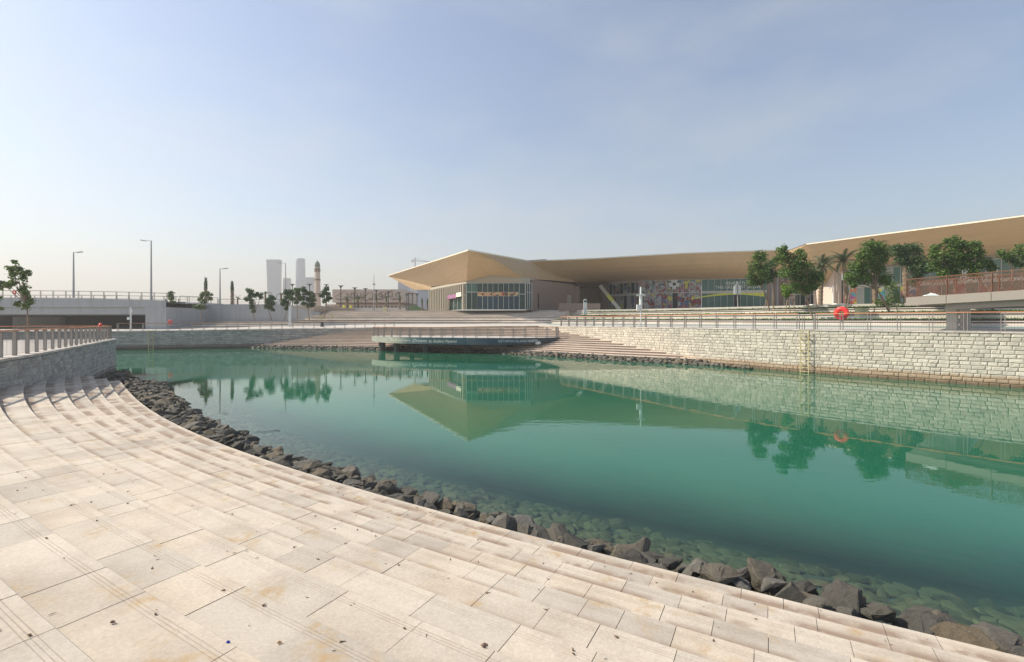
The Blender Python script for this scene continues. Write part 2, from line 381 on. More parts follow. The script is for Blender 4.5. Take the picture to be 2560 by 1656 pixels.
Ep = np.array([(12, .95), (8.6, 2.83), (5.12, 4.72), (2.04, 6.32), (-1.45, 8.34), (-3.5, 9.62), (-6.25, 11.5), (-9.74, 14.38), (-13.85, 18.05), (-17.7, 21.7), (-21.9, 26.35)])
u_ = np.array([-.75, .6614]); v_ = np.array([.6614, .75])
cu = Ep @ u_; cv = Ep @ v_
pf = np.polyfit(cu, cv, 4)
def Ecurve():
    us = np.linspace(cu.min() - 3, cu.max(), 240); vs = np.polyval(pf, us)
    # straight extension beyond the fitted range
    u0 = cu.min(); d = np.polyval(np.polyder(pf), u0); vs = np.where(us < u0, np.polyval(pf, u0) + d * (us - u0), vs)
    return [Vector((a * u_[0] + b * v_[0], a * u_[1] + b * v_[1], 0)) for a, b in zip(us, vs)]
E = resample(Ecurve(), n=330)
EN = []
for i in range(len(E)):
    t = (E[min(i + 1, len(E) - 1)] - E[max(i - 1, 0)]).normalized()
    EN.append(Vector((-t.y, t.x, 0)))   # left of travel = towards the camera side (up the steps)
if EN[50].y > 0: EN = [-x for x in EN]
ELEN = sum((b - a).length for a, b in zip(E, E[1:]))
def Eat(s, off):        # s in metres from the right end, off up the steps
    f = max(0, min(len(E) - 1.001, s / ELEN * (len(E) - 1))); i = int(f); t = f - i
    p = E[i].lerp(E[i + 1], t); nn = EN[i].lerp(EN[i + 1], t).normalized()
    return p + nn * off
E2 = np.array([(p.x, p.y) for p in E]); EN2 = np.array([(p.x, p.y) for p in EN])
def offE(X, Y):         # signed distance to the near edge: positive over the water
    P_ = np.stack([X, Y], -1); out = np.full(X.shape, 1e9); sg = np.zeros(X.shape)
    for i in range(0, len(E2), 3):
        d = P_ - E2[i]; dd = np.hypot(d[..., 0], d[..., 1]); m = dd < out
        out = np.where(m, dd, out); sg = np.where(m, -(d @ EN2[i]), sg)
    return np.where(sg > 0, out, -out)
TR = .551; RI = .165; Z0 = .55; NST = 12
# quay line and terrace line of the far side
Q = [(-90, 58, 2.44), (-70, 60, 2.44), (-52.4, 62.5, 2.44), (-44, 65, 2.5), (-35.7, 67, 2.6), (-27, 69, 2.68), (-20.6, 70, 2.74), (-12, 70.2, 2.85), (-4, 68.3, 3.0),
     (3.7, 65, 3.1), (7, 59.3, 3.13), (10.3, 53.5, 3.15), (13.4, 48.0, 3.17), (16.8, 42.2, 3.19), (20.2, 37.2, 3.19), (24.0, 32.7, 3.19), (29.2, 27.2, 3.19), (36, 20.5, 3.19), (46, 11, 3.19)]
T = [(-92, 76, 2.5), (-74, 76, 2.5), (-54, 77, 2.5), (-45, 77.5, 2.75), (-36, 77.5, 3.0), (-27, 77, 3.15), (-20, 76.5, 3.25), (-11, 76, 3.3), (-2, 75, 3.38),
     (6, 72.5, 3.42), (12.5, 67.5, 3.45), (17.5, 61, 3.47), (21.5, 55.3, 3.48), (25.5, 49.5, 3.5), (30, 44, 3.5), (34.3, 39.5, 3.5), (40, 34, 3.5), (47, 27, 3.5), (57, 17, 3.5)]
Q = [Vector(p) for p in Q]; T = [Vector(p) for p in T]
LW = [Vector(p) for p in ((-12.6, 7.6, 2.55), (-15.2, 12.1, 2.55), (-17.35, 15.9, 2.55), (-19.0, 18.85, 2.55), (-21.2, 22.3, 2.54), (-23.4, 25.7, 2.52), (-25.8, 29.4, 2.51), (-28.2, 33.1, 2.50), (-29.3, 34.9, 2.5))]
LB = [Vector(p) for p in ((-29.3, 34.9, 2.5), (-30.3, 35.6, 2.5), (-33, 34.6, 2.5), (-37, 32.8, 2.5), (-45, 28.5, 2.5), (-60, 22, 2.5))]

# ------------------------------------------------------------------ setting: ground, land, water
g = MB(); g.add([(-1750, -250, -3), (1750, -250, -3), (1750, 1850, -3), (-1750, 1850, -3)], [(0, 1, 2, 3)])
M['bed'] = plain('bed', (.13, .175, .14), .95, .5, 1.2)
tag(g.build('seabed_ground', M['bed']), kind='structure')
# left promenade spit
lp = MB(); poly = [(p.x, p.y) for p in LW] + [(p.x, p.y) for p in LB[1:]] + [(-90, 10), (-90, -60), (-12, -60), (-9, 1.0)]
lp.prism(poly, -3, 2.5)
tag(lp.build('promenade_near', M['paving']), kind='structure')
ll = MB(); ll.prism([(-8.9, 1.2), (-12.5, 7.5), (-14, -60), (40, -60), (40, -18)], -3, 2.495) # high ground behind the viewer
tag(ll.build('ground_behind', M['paving']), kind='structure')
# far promenade strip
bands = [(0, .09, 0), (.09, .52, 1), (.52, .74, 2), (.74, 1.0, 1)]
fp = MB()
for (a, b, mi) in bands:
    for i in range(len(Q) - 1):
        m_ = mi if not (mi == 2 and i < 9) else 1
        fp.add([Q[i].lerp(T[i], a), Q[i + 1].lerp(T[i + 1], a), Q[i + 1].lerp(T[i + 1], b), Q[i].lerp(T[i], b)], [(0, 1, 2, 3)], m_)
o = fp.build('promenade_far', [M['white_stone'], M['paving'], M['green_strip']]); tag(o, kind='structure')
# land under and behind the far side
pl = MB()
pl.prism([(-1700, 76), (-57, 76), (-57, 1800), (-1700, 1800)], -3, 2.38)
tag(pl.build('land_beyond_bridge', M['sand']), kind='structure')
def offset_line(line, off):
    out = []
    for i, p in enumerate(line):
        t = (line[min(i + 1, len(line) - 1)] - line[max(i - 1, 0)]).normalized()
        out.append(Vector((p.x - t.y * off, p.y + t.x * off, p.z)))
    return out
pb = offset_line(T, 14)
pp = [(p.x, p.y) for p in pb if p.x > -36] + [(1700, 17), (1700, 1800), (-36, 1800)]
pl = MB(); pl.prism(pp, -3, 5.75); tag(pl.build('plaza', M['paving']), kind='structure')
# retained higher ground beside the bridge ramp
rg = MB(); rg.prism([(-56.9, 86), (-36.1, 86), (-36.1, 1800), (-56.9, 1800)], -3, 6.6)
tag(rg.build('raised_ground', M['sand']), kind='structure')

# terraces
def tiers(name, i0, i1, prof, mats, label):
    """prof = list of (offset0, offset1, z, mat_index, cap_index)"""
    root = empty(name, T[i0]); tag(root, kind='structure')
    seg = catmull(T[i0:i1 + 1], 5)
    for (a, b, z, mi, ci) in prof:
        A = offset_line(seg, a); A2 = offset_line(seg, a + .45); B = offset_line(seg, b)
        mb = MB()
        for i in range(len(seg) - 1):
            att = random.uniform(.3, .8)
            def q(l0, j, zz): return (l0[j].x, l0[j].y, zz)
            mb.add([q(A, i, 1), q(A, i + 1, 1), q(A, i + 1, z), q(A, i, z)], [(0, 1, 2, 3)], mi, att)
            mb.add([q(A, i, z), q(A, i + 1, z), q(A2, i + 1, z), q(A2, i, z)], [(0, 1, 2, 3)], mi, att)
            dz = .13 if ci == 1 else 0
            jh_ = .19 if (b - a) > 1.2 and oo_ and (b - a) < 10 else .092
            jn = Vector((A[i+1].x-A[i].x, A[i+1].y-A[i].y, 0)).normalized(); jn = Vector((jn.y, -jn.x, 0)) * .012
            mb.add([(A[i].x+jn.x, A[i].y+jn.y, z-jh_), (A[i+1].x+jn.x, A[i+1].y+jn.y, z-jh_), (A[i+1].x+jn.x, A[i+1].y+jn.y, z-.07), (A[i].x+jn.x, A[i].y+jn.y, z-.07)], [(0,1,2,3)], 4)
            mb.add([q(A2, i, z + dz), q(A2, i + 1, z + dz), q(B, i + 1, z + dz), q(B, i, z + dz)], [(0, 1, 2, 3)], ci, att)
        for j in (0, len(seg) - 1):
            mb.add([(A[j].x, A[j].y, 1), (B[j].x, B[j].y, 1), (B[j].x, B[j].y, z), (A[j].x, A[j].y, z)], [(0, 1, 2, 3)], mi)
        ob = mb.build('tier', mats, root)
    return root
M['joint'] = plain('joint', (.10, .085, .07), .9, .3, 2)  # dark strip painted below each tier edge in place of its shadow
M['terrace_stone'] = plain('terrace_stone', (.68, .61, .53), .8, .10, .8, tint=True)
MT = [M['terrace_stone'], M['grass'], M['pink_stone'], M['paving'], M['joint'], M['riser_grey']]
prof_c = [(0, 2.0, 3.62, 0, 0), (2.0, 4.0, 3.98, 0, 0), (4.0, 6.2, 4.42, 0, 0)]
zz_, oo_ = 4.42, 6.2
for k in range(9):
    zz_ += (5.75 - 4.42) / 9; prof_c.append((oo_, oo_ + .95 if k < 8 else 16.0, zz_, 0 if k % 2 else 2, 0)); oo_ += .95
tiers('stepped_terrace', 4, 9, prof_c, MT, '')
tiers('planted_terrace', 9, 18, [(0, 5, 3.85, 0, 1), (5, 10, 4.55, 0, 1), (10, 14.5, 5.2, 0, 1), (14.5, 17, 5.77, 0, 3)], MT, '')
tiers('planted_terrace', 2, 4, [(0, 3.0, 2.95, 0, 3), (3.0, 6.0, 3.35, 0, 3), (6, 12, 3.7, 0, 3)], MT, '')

# water: one sheet; "turb" holds how cloudy it is (it clears over the shallow near shore)
nx, ny = 300, 170
xs = np.concatenate([np.linspace(-95, -32, 60), np.linspace(-31.5, 16, 170), np.linspace(17, 75, 70)])
ys = np.concatenate([np.linspace(-12, 30, 130), np.linspace(31, 78, 60)])
XX, YY = np.meshgrid(xs, ys); D = offE(XX, YY)
turb = np.clip((D - 1.2) / 5.6, 0, 1); turb = turb * turb * (3 - 2 * turb)
tint = np.clip((D - .6) / 2.4, 0, 1)
me = bpy.data.meshes.new('water'); ncx, ncy = len(xs), len(ys)
verts = np.stack([XX.ravel(), YY.ravel(), np.zeros(XX.size)], -1)
idx = np.arange(ncx * ncy).reshape(ncy, ncx)
fc = np.stack([idx[:-1, :-1].ravel(), idx[:-1, 1:].ravel(), idx[1:, 1:].ravel(), idx[1:, :-1].ravel()], -1)
me.from_pydata(verts.tolist(), [], fc.tolist())
at = me.attributes.new('turb', 'FLOAT', 'POINT'); at.data.foreach_set('value', turb.ravel().astype(np.float32))
at = me.attributes.new('deep', 'FLOAT', 'POINT'); at.data.foreach_set('value', tint.ravel().astype(np.float32))
m, n, l, b = new_mat('water'); n.remove(b); M['water'] = m
at1 = n.new('ShaderNodeAttribute'); at1.attribute_name = 'turb'; at2 = n.new('ShaderNodeAttribute'); at2.attribute_name = 'deep'
tr = n.new('ShaderNodeBsdfTransparent'); l.new(mixrgb(n, l, (.88, .92, .84), (.60, .76, .68), at2.outputs['Fac']), tr.inputs[0])
df = n.new('ShaderNodeBsdfDiffuse'); l.new(mixrgb(n, l, (.012, .112, .060), (.020, .135, .078), noise(n, l, .12, 2)), df.inputs[0])
gl = n.new('ShaderNodeBsdfGlossy'); gl.inputs['Roughness'].default_value = .012; gl.inputs['Color'].default_value = (.97, 1, .97, 1)
fr = n.new('ShaderNodeFresnel'); fr.inputs['IOR'].default_value = 1.33
m1 = n.new('ShaderNodeMixShader'); m2 = n.new('ShaderNodeMixShader')
wob = math_(n, l, 'MULTIPLY_ADD', noise(n, l, .35, 4), .35); n_ = at1
tf = math_(n, l, 'ADD', at1.outputs['Fac'], math_(n, l, 'MULTIPLY', math_(n, l, 'SUBTRACT', noise(n, l, .5, 3), .5), .25))
cl = n.new('ShaderNodeClamp'); l.new(tf, cl.inputs[0])
l.new(cl.outputs[0], m1.inputs[0]); l.new(tr.outputs[0], m1.inputs[1]); l.new(df.outputs[0], m1.inputs[2])
bp = n.new('ShaderNodeBump'); bp.inputs['Distance'].default_value = .006; l.new(maprange(n, l, noise(n, l, .09, 3), .4, .65, .12, .6), bp.inputs['Strength'])
l.new(noise(n, l, 1.6, 3, .5, vec_scale=(1, 1.6, 1)), bp.inputs['Height']); l.new(bp.outputs[0], gl.inputs['Normal']); l.new(bp.outputs[0], fr.inputs['Normal'])
l.new(fr.outputs[0], m2.inputs[0]); l.new(m1.outputs[0], m2.inputs[1]); l.new(gl.outputs[0], m2.inputs[2]); l.new(m2.outputs[0], n['Material Output'].inputs[0])
me.materials.append(m); tag(link_mesh('water', me), kind='structure')
# sloping bed off the near shore
sb = MB(); ss = np.linspace(0, ELEN, 120); offs = [(-.3, .25), (.5, -.05), (1.6, -.22), (3.2, -.55), (5.5, -1.3), (8, -2.2), (12, -2.95)]
for i in range(len(ss) - 1):
    for (a, za), (c, zc) in zip(offs, offs[1:]):
        p, q, r, s_ = Eat(ss[i], -a), Eat(ss[i + 1], -a), Eat(ss[i + 1], -c), Eat(ss[i], -c)
        sb.add([(p.x, p.y, za), (q.x, q.y, za), (r.x, r.y, zc), (s_.x, s_.y, zc)], [(0, 1, 2, 3)])
tag(sb.build('shore_bed', M['bed']), kind='structure')

# ------------------------------------------------------------------ near steps
steps = empty('near_steps', (0, 6, 0)); tag(steps, kind='structure')
body = MB()
S0, S1 = 0.0, ELEN
ssb = np.linspace(S0, S1, 150)
for k in range(NST + 1):
    z = Z0 + RI * k - .014; a = k * TR + .02; c = (k + 1) * TR + .03 if k < NST else 9.0
    z0 = z - RI if k > 0 else -1.5
    for i in range(len(ssb) - 1):
        p, q, r, s_ = Eat(ssb[i], a), Eat(ssb[i + 1], a), Eat(ssb[i + 1], c), Eat(ssb[i], c)
        body.add([(p.x, p.y, z0), (q.x, q.y, z0), (q.x, q.y, z), (p.x, p.y, z)], [(0, 1, 2, 3)])
        body.add([(p.x, p.y, z), (q.x, q.y, z), (r.x, r.y, z), (s_.x, s_.y, z)], [(0, 1, 2, 3)])
    p, r = Eat(S1, a), Eat(S1, c)
    body.add([(p.x, p.y, -1.5), (r.x, r.y, -1.5), (r.x, r.y, z), (p.x, p.y, z)], [(0, 1, 2, 3)])
body.build('step_body', M['step_body'], steps)
tile_list = []
for k in range(NST + 2):
    s = random.uniform(-.4, 0)
    off0 = k * TR; off1 = (k + 1) * TR if k < NST else off0 + .9
    if k > NST: off0 = NST * TR + .9 + (k - NST - 1) * .9; off1 = off0 + .9
    while s < S1:
        Lt = random.choice((.35, .45, .45, .6, .6, .6, .75, .8))
        a, c = max(s, S0), min(s + Lt, S1); s += Lt
        if c - a < .15: continue
        z = Z0 + RI * min(k, NST)
        g_ = .003
        tint_ = random.choice((.5, .5, .6, .7, .8, .45, .95, .1, .2, .85))
        nose = .018 if k <= NST else -.002
        th = .05
        cols = 3 if c - a > .5 else 2
        tv, tuv = [], []
        dz = random.uniform(-.0025, .0025)
        def pt(sx, of, zz): 
            p = Eat(sx, of); return (p.x, p.y, zz)
        A = [a + g_ + (c - a - 2 * g_) * j / cols for j in range(cols + 1)]
        ch = .006
        rows = [(off0 - nose, z - th), (off0 - nose, z - ch), (off0 - nose + ch, z), (off0 - nose + .3, z), (off1 - .012, z), (off1 - .006, z - .012)]
        mb = []
        for (of, zz) in rows:
            for sx in A: tv.append(pt(sx, of, zz + dz)); tuv.append((sx, max(0, of - off0 + nose)))
        nc = cols + 1; fs = []
        for r_ in range(len(rows) - 1):
            for j in range(cols):
                fs.append((r_ * nc + j, r_ * nc + j + 1, (r_ + 1) * nc + j + 1, (r_ + 1) * nc + j))
        # end skirts, so the joints read as gaps
        base = len(tv)
        for e_, jx in ((0, -1), (cols, 1)):
            b0 = len(tv)
            for r_, (of, zz) in enumerate(rows):
                tv.append(pt(A[e_], of, z - .022)); tuv.append((A[e_], max(0, of - off0 + nose)))
            for r_ in range(len(rows) - 1): fs.append((r_ * nc + e_, (r_ + 1) * nc + e_, b0 + r_ + 1, b0 + r_))
        mid = Eat((a + c) / 2, (off0 + off1) / 2); 
        dist = math.hypot(mid.x, mid.y)
        inview = mid.y > .8 and abs(mid.x) / max(mid.y, .1) < 1.3
        tile_list.append((dist if inview else dist + 100, tv, fs, tuv, tint_))
tile_list.sort(key=lambda t: t[0])
def tile_mesh(name, items):
    V, FS, UV, AT = [], [], [], []
    for (_, tv, fs, tuv, ti) in items:
        b0 = len(V); V += tv
        for f in fs: FS.append(tuple(b0 + i for i in f)); UV += [tuv[i] for i in f]; AT.append(ti)
    me = bpy.data.meshes.new(name); me.from_pydata(V, [], FS); uvl = me.uv_layers.new(name='UVMap')
    uvl.data.foreach_set('uv', np.array(UV, dtype=np.float32).ravel()); at = me.attributes.new('tint', 'FLOAT', 'FACE'); at.data.foreach_set('value', AT)
    me.materials.append(M['step_stone']); return me
for it in tile_list[:298]: link_mesh('tile', tile_mesh('tile', [it]), steps)
o = link_mesh('tile_field', tile_mesh('tile_field', tile_list[298:]), steps); o['kind'] = 'stuff'

# ------------------------------------------------------------------ rock faced walls
def stone_variant(seed, amp=.031):
    r = random.Random(seed); nxs, nzs = 5, 4
    vs = []; 
    for j in range(nzs):
        for i in range(nxs):
            x = i / (nxs - 1) - .5; z = j / (nzs - 1) - .5
            if i in (0, nxs - 1) or j in (0, nzs - 1): y = r.uniform(-.006, .004)
            else:
                y = -(amp * r.uniform(.5, 1.2)); x += r.uniform(-.03, .03); z += r.uniform(-.05, .05)
            if i in (1, nxs - 2): x = x * 1.6
            if j in (1, nzs - 2): z = z * 1.9
            vs.append((x, y, z))
    fs = [(j * nxs + i, j * nxs + i + 1, (j + 1) * nxs + i + 1, (j + 1) * nxs + i) for j in range(nzs - 1) for i in range(nxs - 1)]
    per = [i for i in range(nxs)] + [(j + 1) * nxs - 1 for j in range(1, nzs)] + [(nzs - 1) * nxs + i for i in range(nxs - 2, -1, -1)] + [j * nxs for j in range(nzs - 2, 0, -1)]
    b0 = len(vs); vs += [(vs[i][0], .06, vs[i][2]) for i in per]
    for q in range(len(per)):
        w = (q + 1) % len(per); fs.append((per[w], per[q], b0 + q, b0 + w))
    return vs, fs
SV = [stone_variant(i) for i in range(14)]
def stone_wall(name, label, path, mat, facing, zb=-.6, course=.245, lmin=.34, lmax=.68, maxparts=296, coping=True, floor=None):
    """path of Vectors with z = top; facing +1: the water lies to the right of travel"""
    root = empty(name, (path[len(path) // 2].x, path[len(path) // 2].y, 0)); tag(root, label, 'wall')
    meshes = []
    for vs, fs in SV:
        me = bpy.data.meshes.new('stone'); me.from_pydata(vs, [], fs); me.materials.append(mat); meshes.append(me)
    back = MB(); cop = MB(); fine = resample(path, step=.5)
    nrm = []
    for i in range(len(fine)):
        t = (fine[min(i + 1, len(fine) - 1)] - fine[max(i - 1, 0)]); t.z = 0; t.normalize()
        nrm.append(Vector((t.y, -t.x, 0)) * facing)
    for i in range(len(fine) - 1):
        p, q = fine[i] - nrm[i] * .02, fine[i + 1] - nrm[i + 1] * .02
        back.add([(p.x, p.y, zb - 1.5), (q.x, q.y, zb - 1.5), (q.x, q.y, q.z - .01), (p.x, p.y, p.z - .01)], [(0, 1, 2, 3)])
    back.build('mortar_bed', M['mortar'], root)
    items = []
    L = [0]
    for a, b_ in zip(fine, fine[1:]): L.append(L[-1] + Vector((b_.x - a.x, b_.y - a.y)).length)
    tot = L[-1]
    def at_s(s):
        f = s / tot * (len(fine) - 1)
        # fine is uniform in length
        i = max(0, min(len(fine) - 2, int(f))); t = f - i
        return fine[i].lerp(fine[i + 1], t), nrm[i].lerp(nrm[i + 1], t).normalized()
    ztop = max(p.z for p in path)
    ncr = int((ztop - zb) / course) + 1
    for c in range(ncr):
        s = random.uniform(-.5, 0)
        while s < tot:
            Ls = random.uniform(lmin, lmax) if random.random() > .18 else random.uniform(.2, .32)
            a, b_ = max(0, s), min(tot, s + Ls); s += Ls
            if b_ - a < .12: continue
            pm, nm = at_s((a + b_) / 2)
            top = pm.z - .07 - c * course; hh = course
            if top - hh < zb: continue
            if floor is not None and top - .03 < floor(pm): continue
            tx = Vector((-nm.y, nm.x, 0)) ; 
            Mx = Matrix(((tx.x, -nm.x, 0, pm.x), (tx.y, -nm.y, 0, pm.y), (0, 0, 1, top - hh / 2), (0, 0, 0, 1))) @ Matrix.Diagonal((b_ - a - .018, random.uniform(.7, 1.3) * (1.7 if mat is M['wall_stone_grey'] else 1), hh - (.018 if mat is M['wall_stone'] else .032), 1))
            rng_ = pm.x ** 2 + pm.y ** 2
            vis = pm.y > 0 and abs(pm.x) < pm.y * 1.1 and top > 0
            items.append((rng_ if vis else rng_ + 1e5, Mx, random.randrange(len(SV))))
    items.sort(key=lambda t: t[0])
    for (_, Mx, v) in items[:maxparts]:
        link_mesh('stone', meshes[v], root, Mx)
    rest = items[maxparts:]
    if rest:
        mb = MB(); Wv = [np.array([(*p, 1) for p in vs]) for vs, _ in SV]
        for (_, Mx, v) in rest:
            w = (Wv[v] @ np.array(Mx).T)[:, :3]; mb.add([tuple(p) for p in w], SV[v][1], 0, random.random())
        o = mb.build('stonework', mat, root); o['kind'] = 'stuff'
    if coping:
        for i in range(len(fine) - 1):
            p, q = fine[i], fine[i + 1]; a1, a2 = p + nrm[i] * .07, q + nrm[i + 1] * .07; b1, b2 = p - nrm[i] * .5, q - nrm[i + 1] * .5
            U = Vector((0, 0, .025)); Dn = Vector((0, 0, -.06))
            g1 = (a2 - a1).normalized() * .006
            cop.add([a1 + U + g1, a2 + U - g1, b2 + U - g1, b1 + U + g1, a1 + Dn + g1, a2 + Dn - g1, b2 + Dn - g1, b1 + Dn + g1],
                    [(0, 1, 2, 3), (4, 5, 1, 0), (5, 6, 2, 1), (7, 4, 0, 3)], 0, random.random())
        cop.build('coping', M['white_stone'], root)
    return root
def steps_floor(pm):            # height of the near steps at a point on the left wall
    d = -float(offE(np.array([pm.x]), np.array([pm.y]))[0])
    if d < -.2: return -9
    s_end = (pm - E[-1]).dot((E[-1] - E[-8]).normalized())
    if s_end > 0.6: return -9
    return Z0 + RI * min(NST, max(0, int(d / TR)))
lw = resample(catmull(LW, 4), step=1.0)
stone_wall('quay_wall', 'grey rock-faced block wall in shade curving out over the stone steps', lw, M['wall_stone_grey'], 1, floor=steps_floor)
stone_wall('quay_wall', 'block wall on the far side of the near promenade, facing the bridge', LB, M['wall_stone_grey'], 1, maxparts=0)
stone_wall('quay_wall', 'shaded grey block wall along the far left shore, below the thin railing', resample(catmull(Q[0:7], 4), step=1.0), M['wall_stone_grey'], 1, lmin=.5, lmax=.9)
stone_wall('quay_wall', 'long sunlit cream block wall with brown tide line and yellow ladder on it', resample(catmull(Q[9:19], 4), step=1.0), M['wall_stone'], 1, lmin=.40, lmax=.64)

# ------------------------------------------------------------------ far steps down to the water
B = [(-36.2, 66.6), (-28, 65.4), (-21.8, 63.9), (-12, 60.8), (-2, 56.3), (5.9, 50.7), (11, 46), (17.2, 41.8)]
U_ = [(-20.6, 70.5), (-17, 70.6), (-13.5, 70.6), (-9, 70.0), (-4, 68.7), (-1, 67.7), (1.5, 66.6), (4.2, 65.2)]
Bc = catmull([Vector((*p, 0)) for p in B], 6); Uc = catmull([Vector((*p, 0)) for p in U_], 6)
NF = 14
fs_root = empty('far_steps', (-5, 60, 0)); tag(fs_root, kind='structure')
FSTEP = []
for k in range(NF):
    z = .45 + (2.82 - .45) * k / (NF - 1)
    A = [b_.lerp(u, k / NF) for b_, u in zip(Bc, Uc)]; C = [b_.lerp(u, (k + 1) / NF + (.004 if k < NF - 1 else .05)) for b_, u in zip(Bc, Uc)]
    FSTEP.append((A, z)); mb = MB()
    zt = lambda i: z + (i / (len(A) - 1)) * .18 * k / NF
    for i in range(len(A) - 1):
        at_ = random.uniform(.25, .85)
        dn = z - .3 if k else -1
        mb.add([(A[i].x, A[i].y, dn), (A[i + 1].x, A[i + 1].y, dn), (A[i + 1].x, A[i + 1].y, zt(i + 1)), (A[i].x, A[i].y, zt(i))], [(0, 1, 2, 3)], 1, at_)
        mb.add([(A[i].x, A[i].y, zt(i)), (A[i + 1].x, A[i + 1].y, zt(i + 1)), (C[i + 1].x, C[i + 1].y, zt(i + 1)), (C[i].x, C[i].y, zt(i))], [(0, 1, 2, 3)], 0, at_)
        # risers coloured darker in place of the shade under each nosing
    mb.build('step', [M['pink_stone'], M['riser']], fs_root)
    nb = MB()
    for i in range(len(A) - 1):
        d = (A[i + 1] - A[i]).normalized(); n2 = Vector((d.y, -d.x, 0)) * .05
        a1 = Vector((A[i].x, A[i].y, zt(i))) + n2 / 2 + Vector((0, 0, -.02)); a2 = Vector((A[i + 1].x, A[i + 1].y, zt(i + 1))) + n2 / 2 + Vector((0, 0, -.02))
        nb.bar(a1 + n2 * .2, a2 + n2 * .2, .07, .045, 0, att=random.uniform(.4, .9))
    nb.build('nosing', M['pink_stone'], fs_root)

# ------------------------------------------------------------------ rocks
def rock_mesh(seed, dense=True, npts=0):
    r = random.Random(seed); bm = bmesh.new()
    sx, sy, sz = r.uniform(.8, 1.2), r.uniform(.6, .95), r.uniform(.5, .8)
    for _ in range(npts or r.randint(12, 17)):
        v = Vector((r.gauss(0, 1), r.gauss(0, 1), r.gauss(0, 1))).normalized() * r.uniform(.82, 1.05)
        bm.verts.new((v.x * sx * .5, v.y * sy * .5, v.z * sz * .5))
    res = bmesh.ops.convex_hull(bm, input=bm.verts)
    dead = [g for g in set(res['geom_interior']) | set(res['geom_unused']) if isinstance(g, bmesh.types.BMVert)]
    if dead: bmesh.ops.delete(bm, geom=dead, context='VERTS')
    if dense:
        bmesh.ops.bevel(bm, geom=list(bm.edges), offset=.035, segments=1, affect='EDGES', profile=.5, clamp_overlap=True)
        bmesh.ops.triangulate(bm, faces=bm.faces)
        bmesh.ops.subdivide_edges(bm, edges=[e for e in bm.edges if e.calc_length() > .16], cuts=1)
        for v in bm.verts:
            v.co += v.co.normalized() * r.uniform(-.022, .022)
    bmesh.ops.triangulate(bm, faces=bm.faces)
    me = bpy.data.meshes.new('rock'); bm.to_mesh(me); bm.free(); me.materials.append(M['rock']); return me
RM = [rock_mesh(100 + i) for i in range(26)]
RL = [rock_mesh(200 + i, False) for i in range(10)] + [rock_mesh(300 + i, False, 34) for i in range(8)]
def rot_m(loc, sc):
    return Matrix.Translation(loc) @ Matrix.Rotation(random.uniform(0, 6.28), 4, 'Z') @ Matrix.Rotation(random.gauss(0, .2), 4, 'X') @ Matrix.Rotation(random.gauss(0, .2), 4, 'Y') @ Matrix.Diagonal((*sc, 1))
cand = []
s = 0
while s < ELEN + 1.5:
    f = s / ELEN; wband = (.80 + max(0, f - .35) * 1.5) if f > .35 else .80 + .18 * (1 - f / .35); size = .48
    if f < .42: size = .50 + .18 * (1 - f / .42)
    nrow = max(1, int(wband / (size * .62)))
    for r_ in range(nrow + 1):
        of = .10 + size * .42 + r_ * size * .62 + random.uniform(-.07, .07)
        p = Eat(min(s, ELEN) + random.uniform(-.12, .12), -of)
        if s > ELEN: p += (E[-1] - E[-4]).normalized() * (s - ELEN)
        z = .45 - max(0, (of - .40) / (wband + .2)) * .42 + random.uniform(-.05, .09)
        sz = size * random.choice((.55, .7, .85, 1.0, 1.15, 1.4))
        cand.append((p, z - sz * .12, sz))
    s += size * .62
cand.sort(key=lambda c: c[0].y)
size_mid = .55
def sx_(p): return CX + p.x / p.y * F
rocks_cnt = 0; restr = []
for (p, z, sz) in cand:
    vis = p.y > 1 and abs(p.x) < p.y * 1.12
    loc = Vector((p.x, p.y, z))
    Mx = rot_m(loc, (sz * random.uniform(.95, 1.5), sz * random.uniform(.85, 1.15), sz * random.uniform(.62, .9)))
    if vis and rocks_cnt < 298:
        o = link_mesh('rock', RM[random.randrange(len(RM))], None, Mx); rocks_cnt += 1
        xs_ = sx_(p); where = next(w for lim, w in ((380, 'at the curved left steps, nearest the shaded wall'), (560, 'on the left bend of the shore'), (800, 'on the shore before the floating feather'), (1050, 'on the shore where the bend straightens'), (1350, 'on the near shore below the reflected roof point'), (1700, 'on the near shore in the middle of the straight run'), (2100, 'on the near shore below the reflected trees'), (2400, 'on the near shore close to the lower right corner'), (9e9, 'in the lower right corner')) if xs_ < lim)
        tag(o, ('large' if sz > size_mid else 'smaller') + ' rough boulder ' + where, 'rock', 'boulders along the near shore')
    else: restr.append((Mx, random.randrange(10)))
def join_rocks(name, lst, kind='stuff', mat=None):
    mb = MB(); cache = {}
    for (Mx, v) in lst:
        if v not in cache:
            me = RL[v]; cache[v] = (np.array([(*q.co, 1) for q in me.vertices]), [tuple(pp.vertices) for pp in me.polygons])
        V, fs = cache[v]; mb.add([tuple(p) for p in (V @ np.array(Mx).T)[:, :3]], fs, 0, random.random())
    return tag(mb.build(name, mat or M['rock']), kind=kind)
# small fill under the big ones
s = 0
while s < ELEN:
    f = s / ELEN; wband = .7 + max(0, f - .3) * 1.9
    for _ in range(4):
        of = random.uniform(.05, wband + .3); p = Eat(s + random.uniform(0, .3), -of); z = .2 - of / (wband + .5) * .3
        restr.append((rot_m(Vector((p.x, p.y, z - .08)), (random.uniform(.2, .4),) * 3), random.randrange(len(RL))))
    s += .3
join_rocks('riprap_fill', restr)
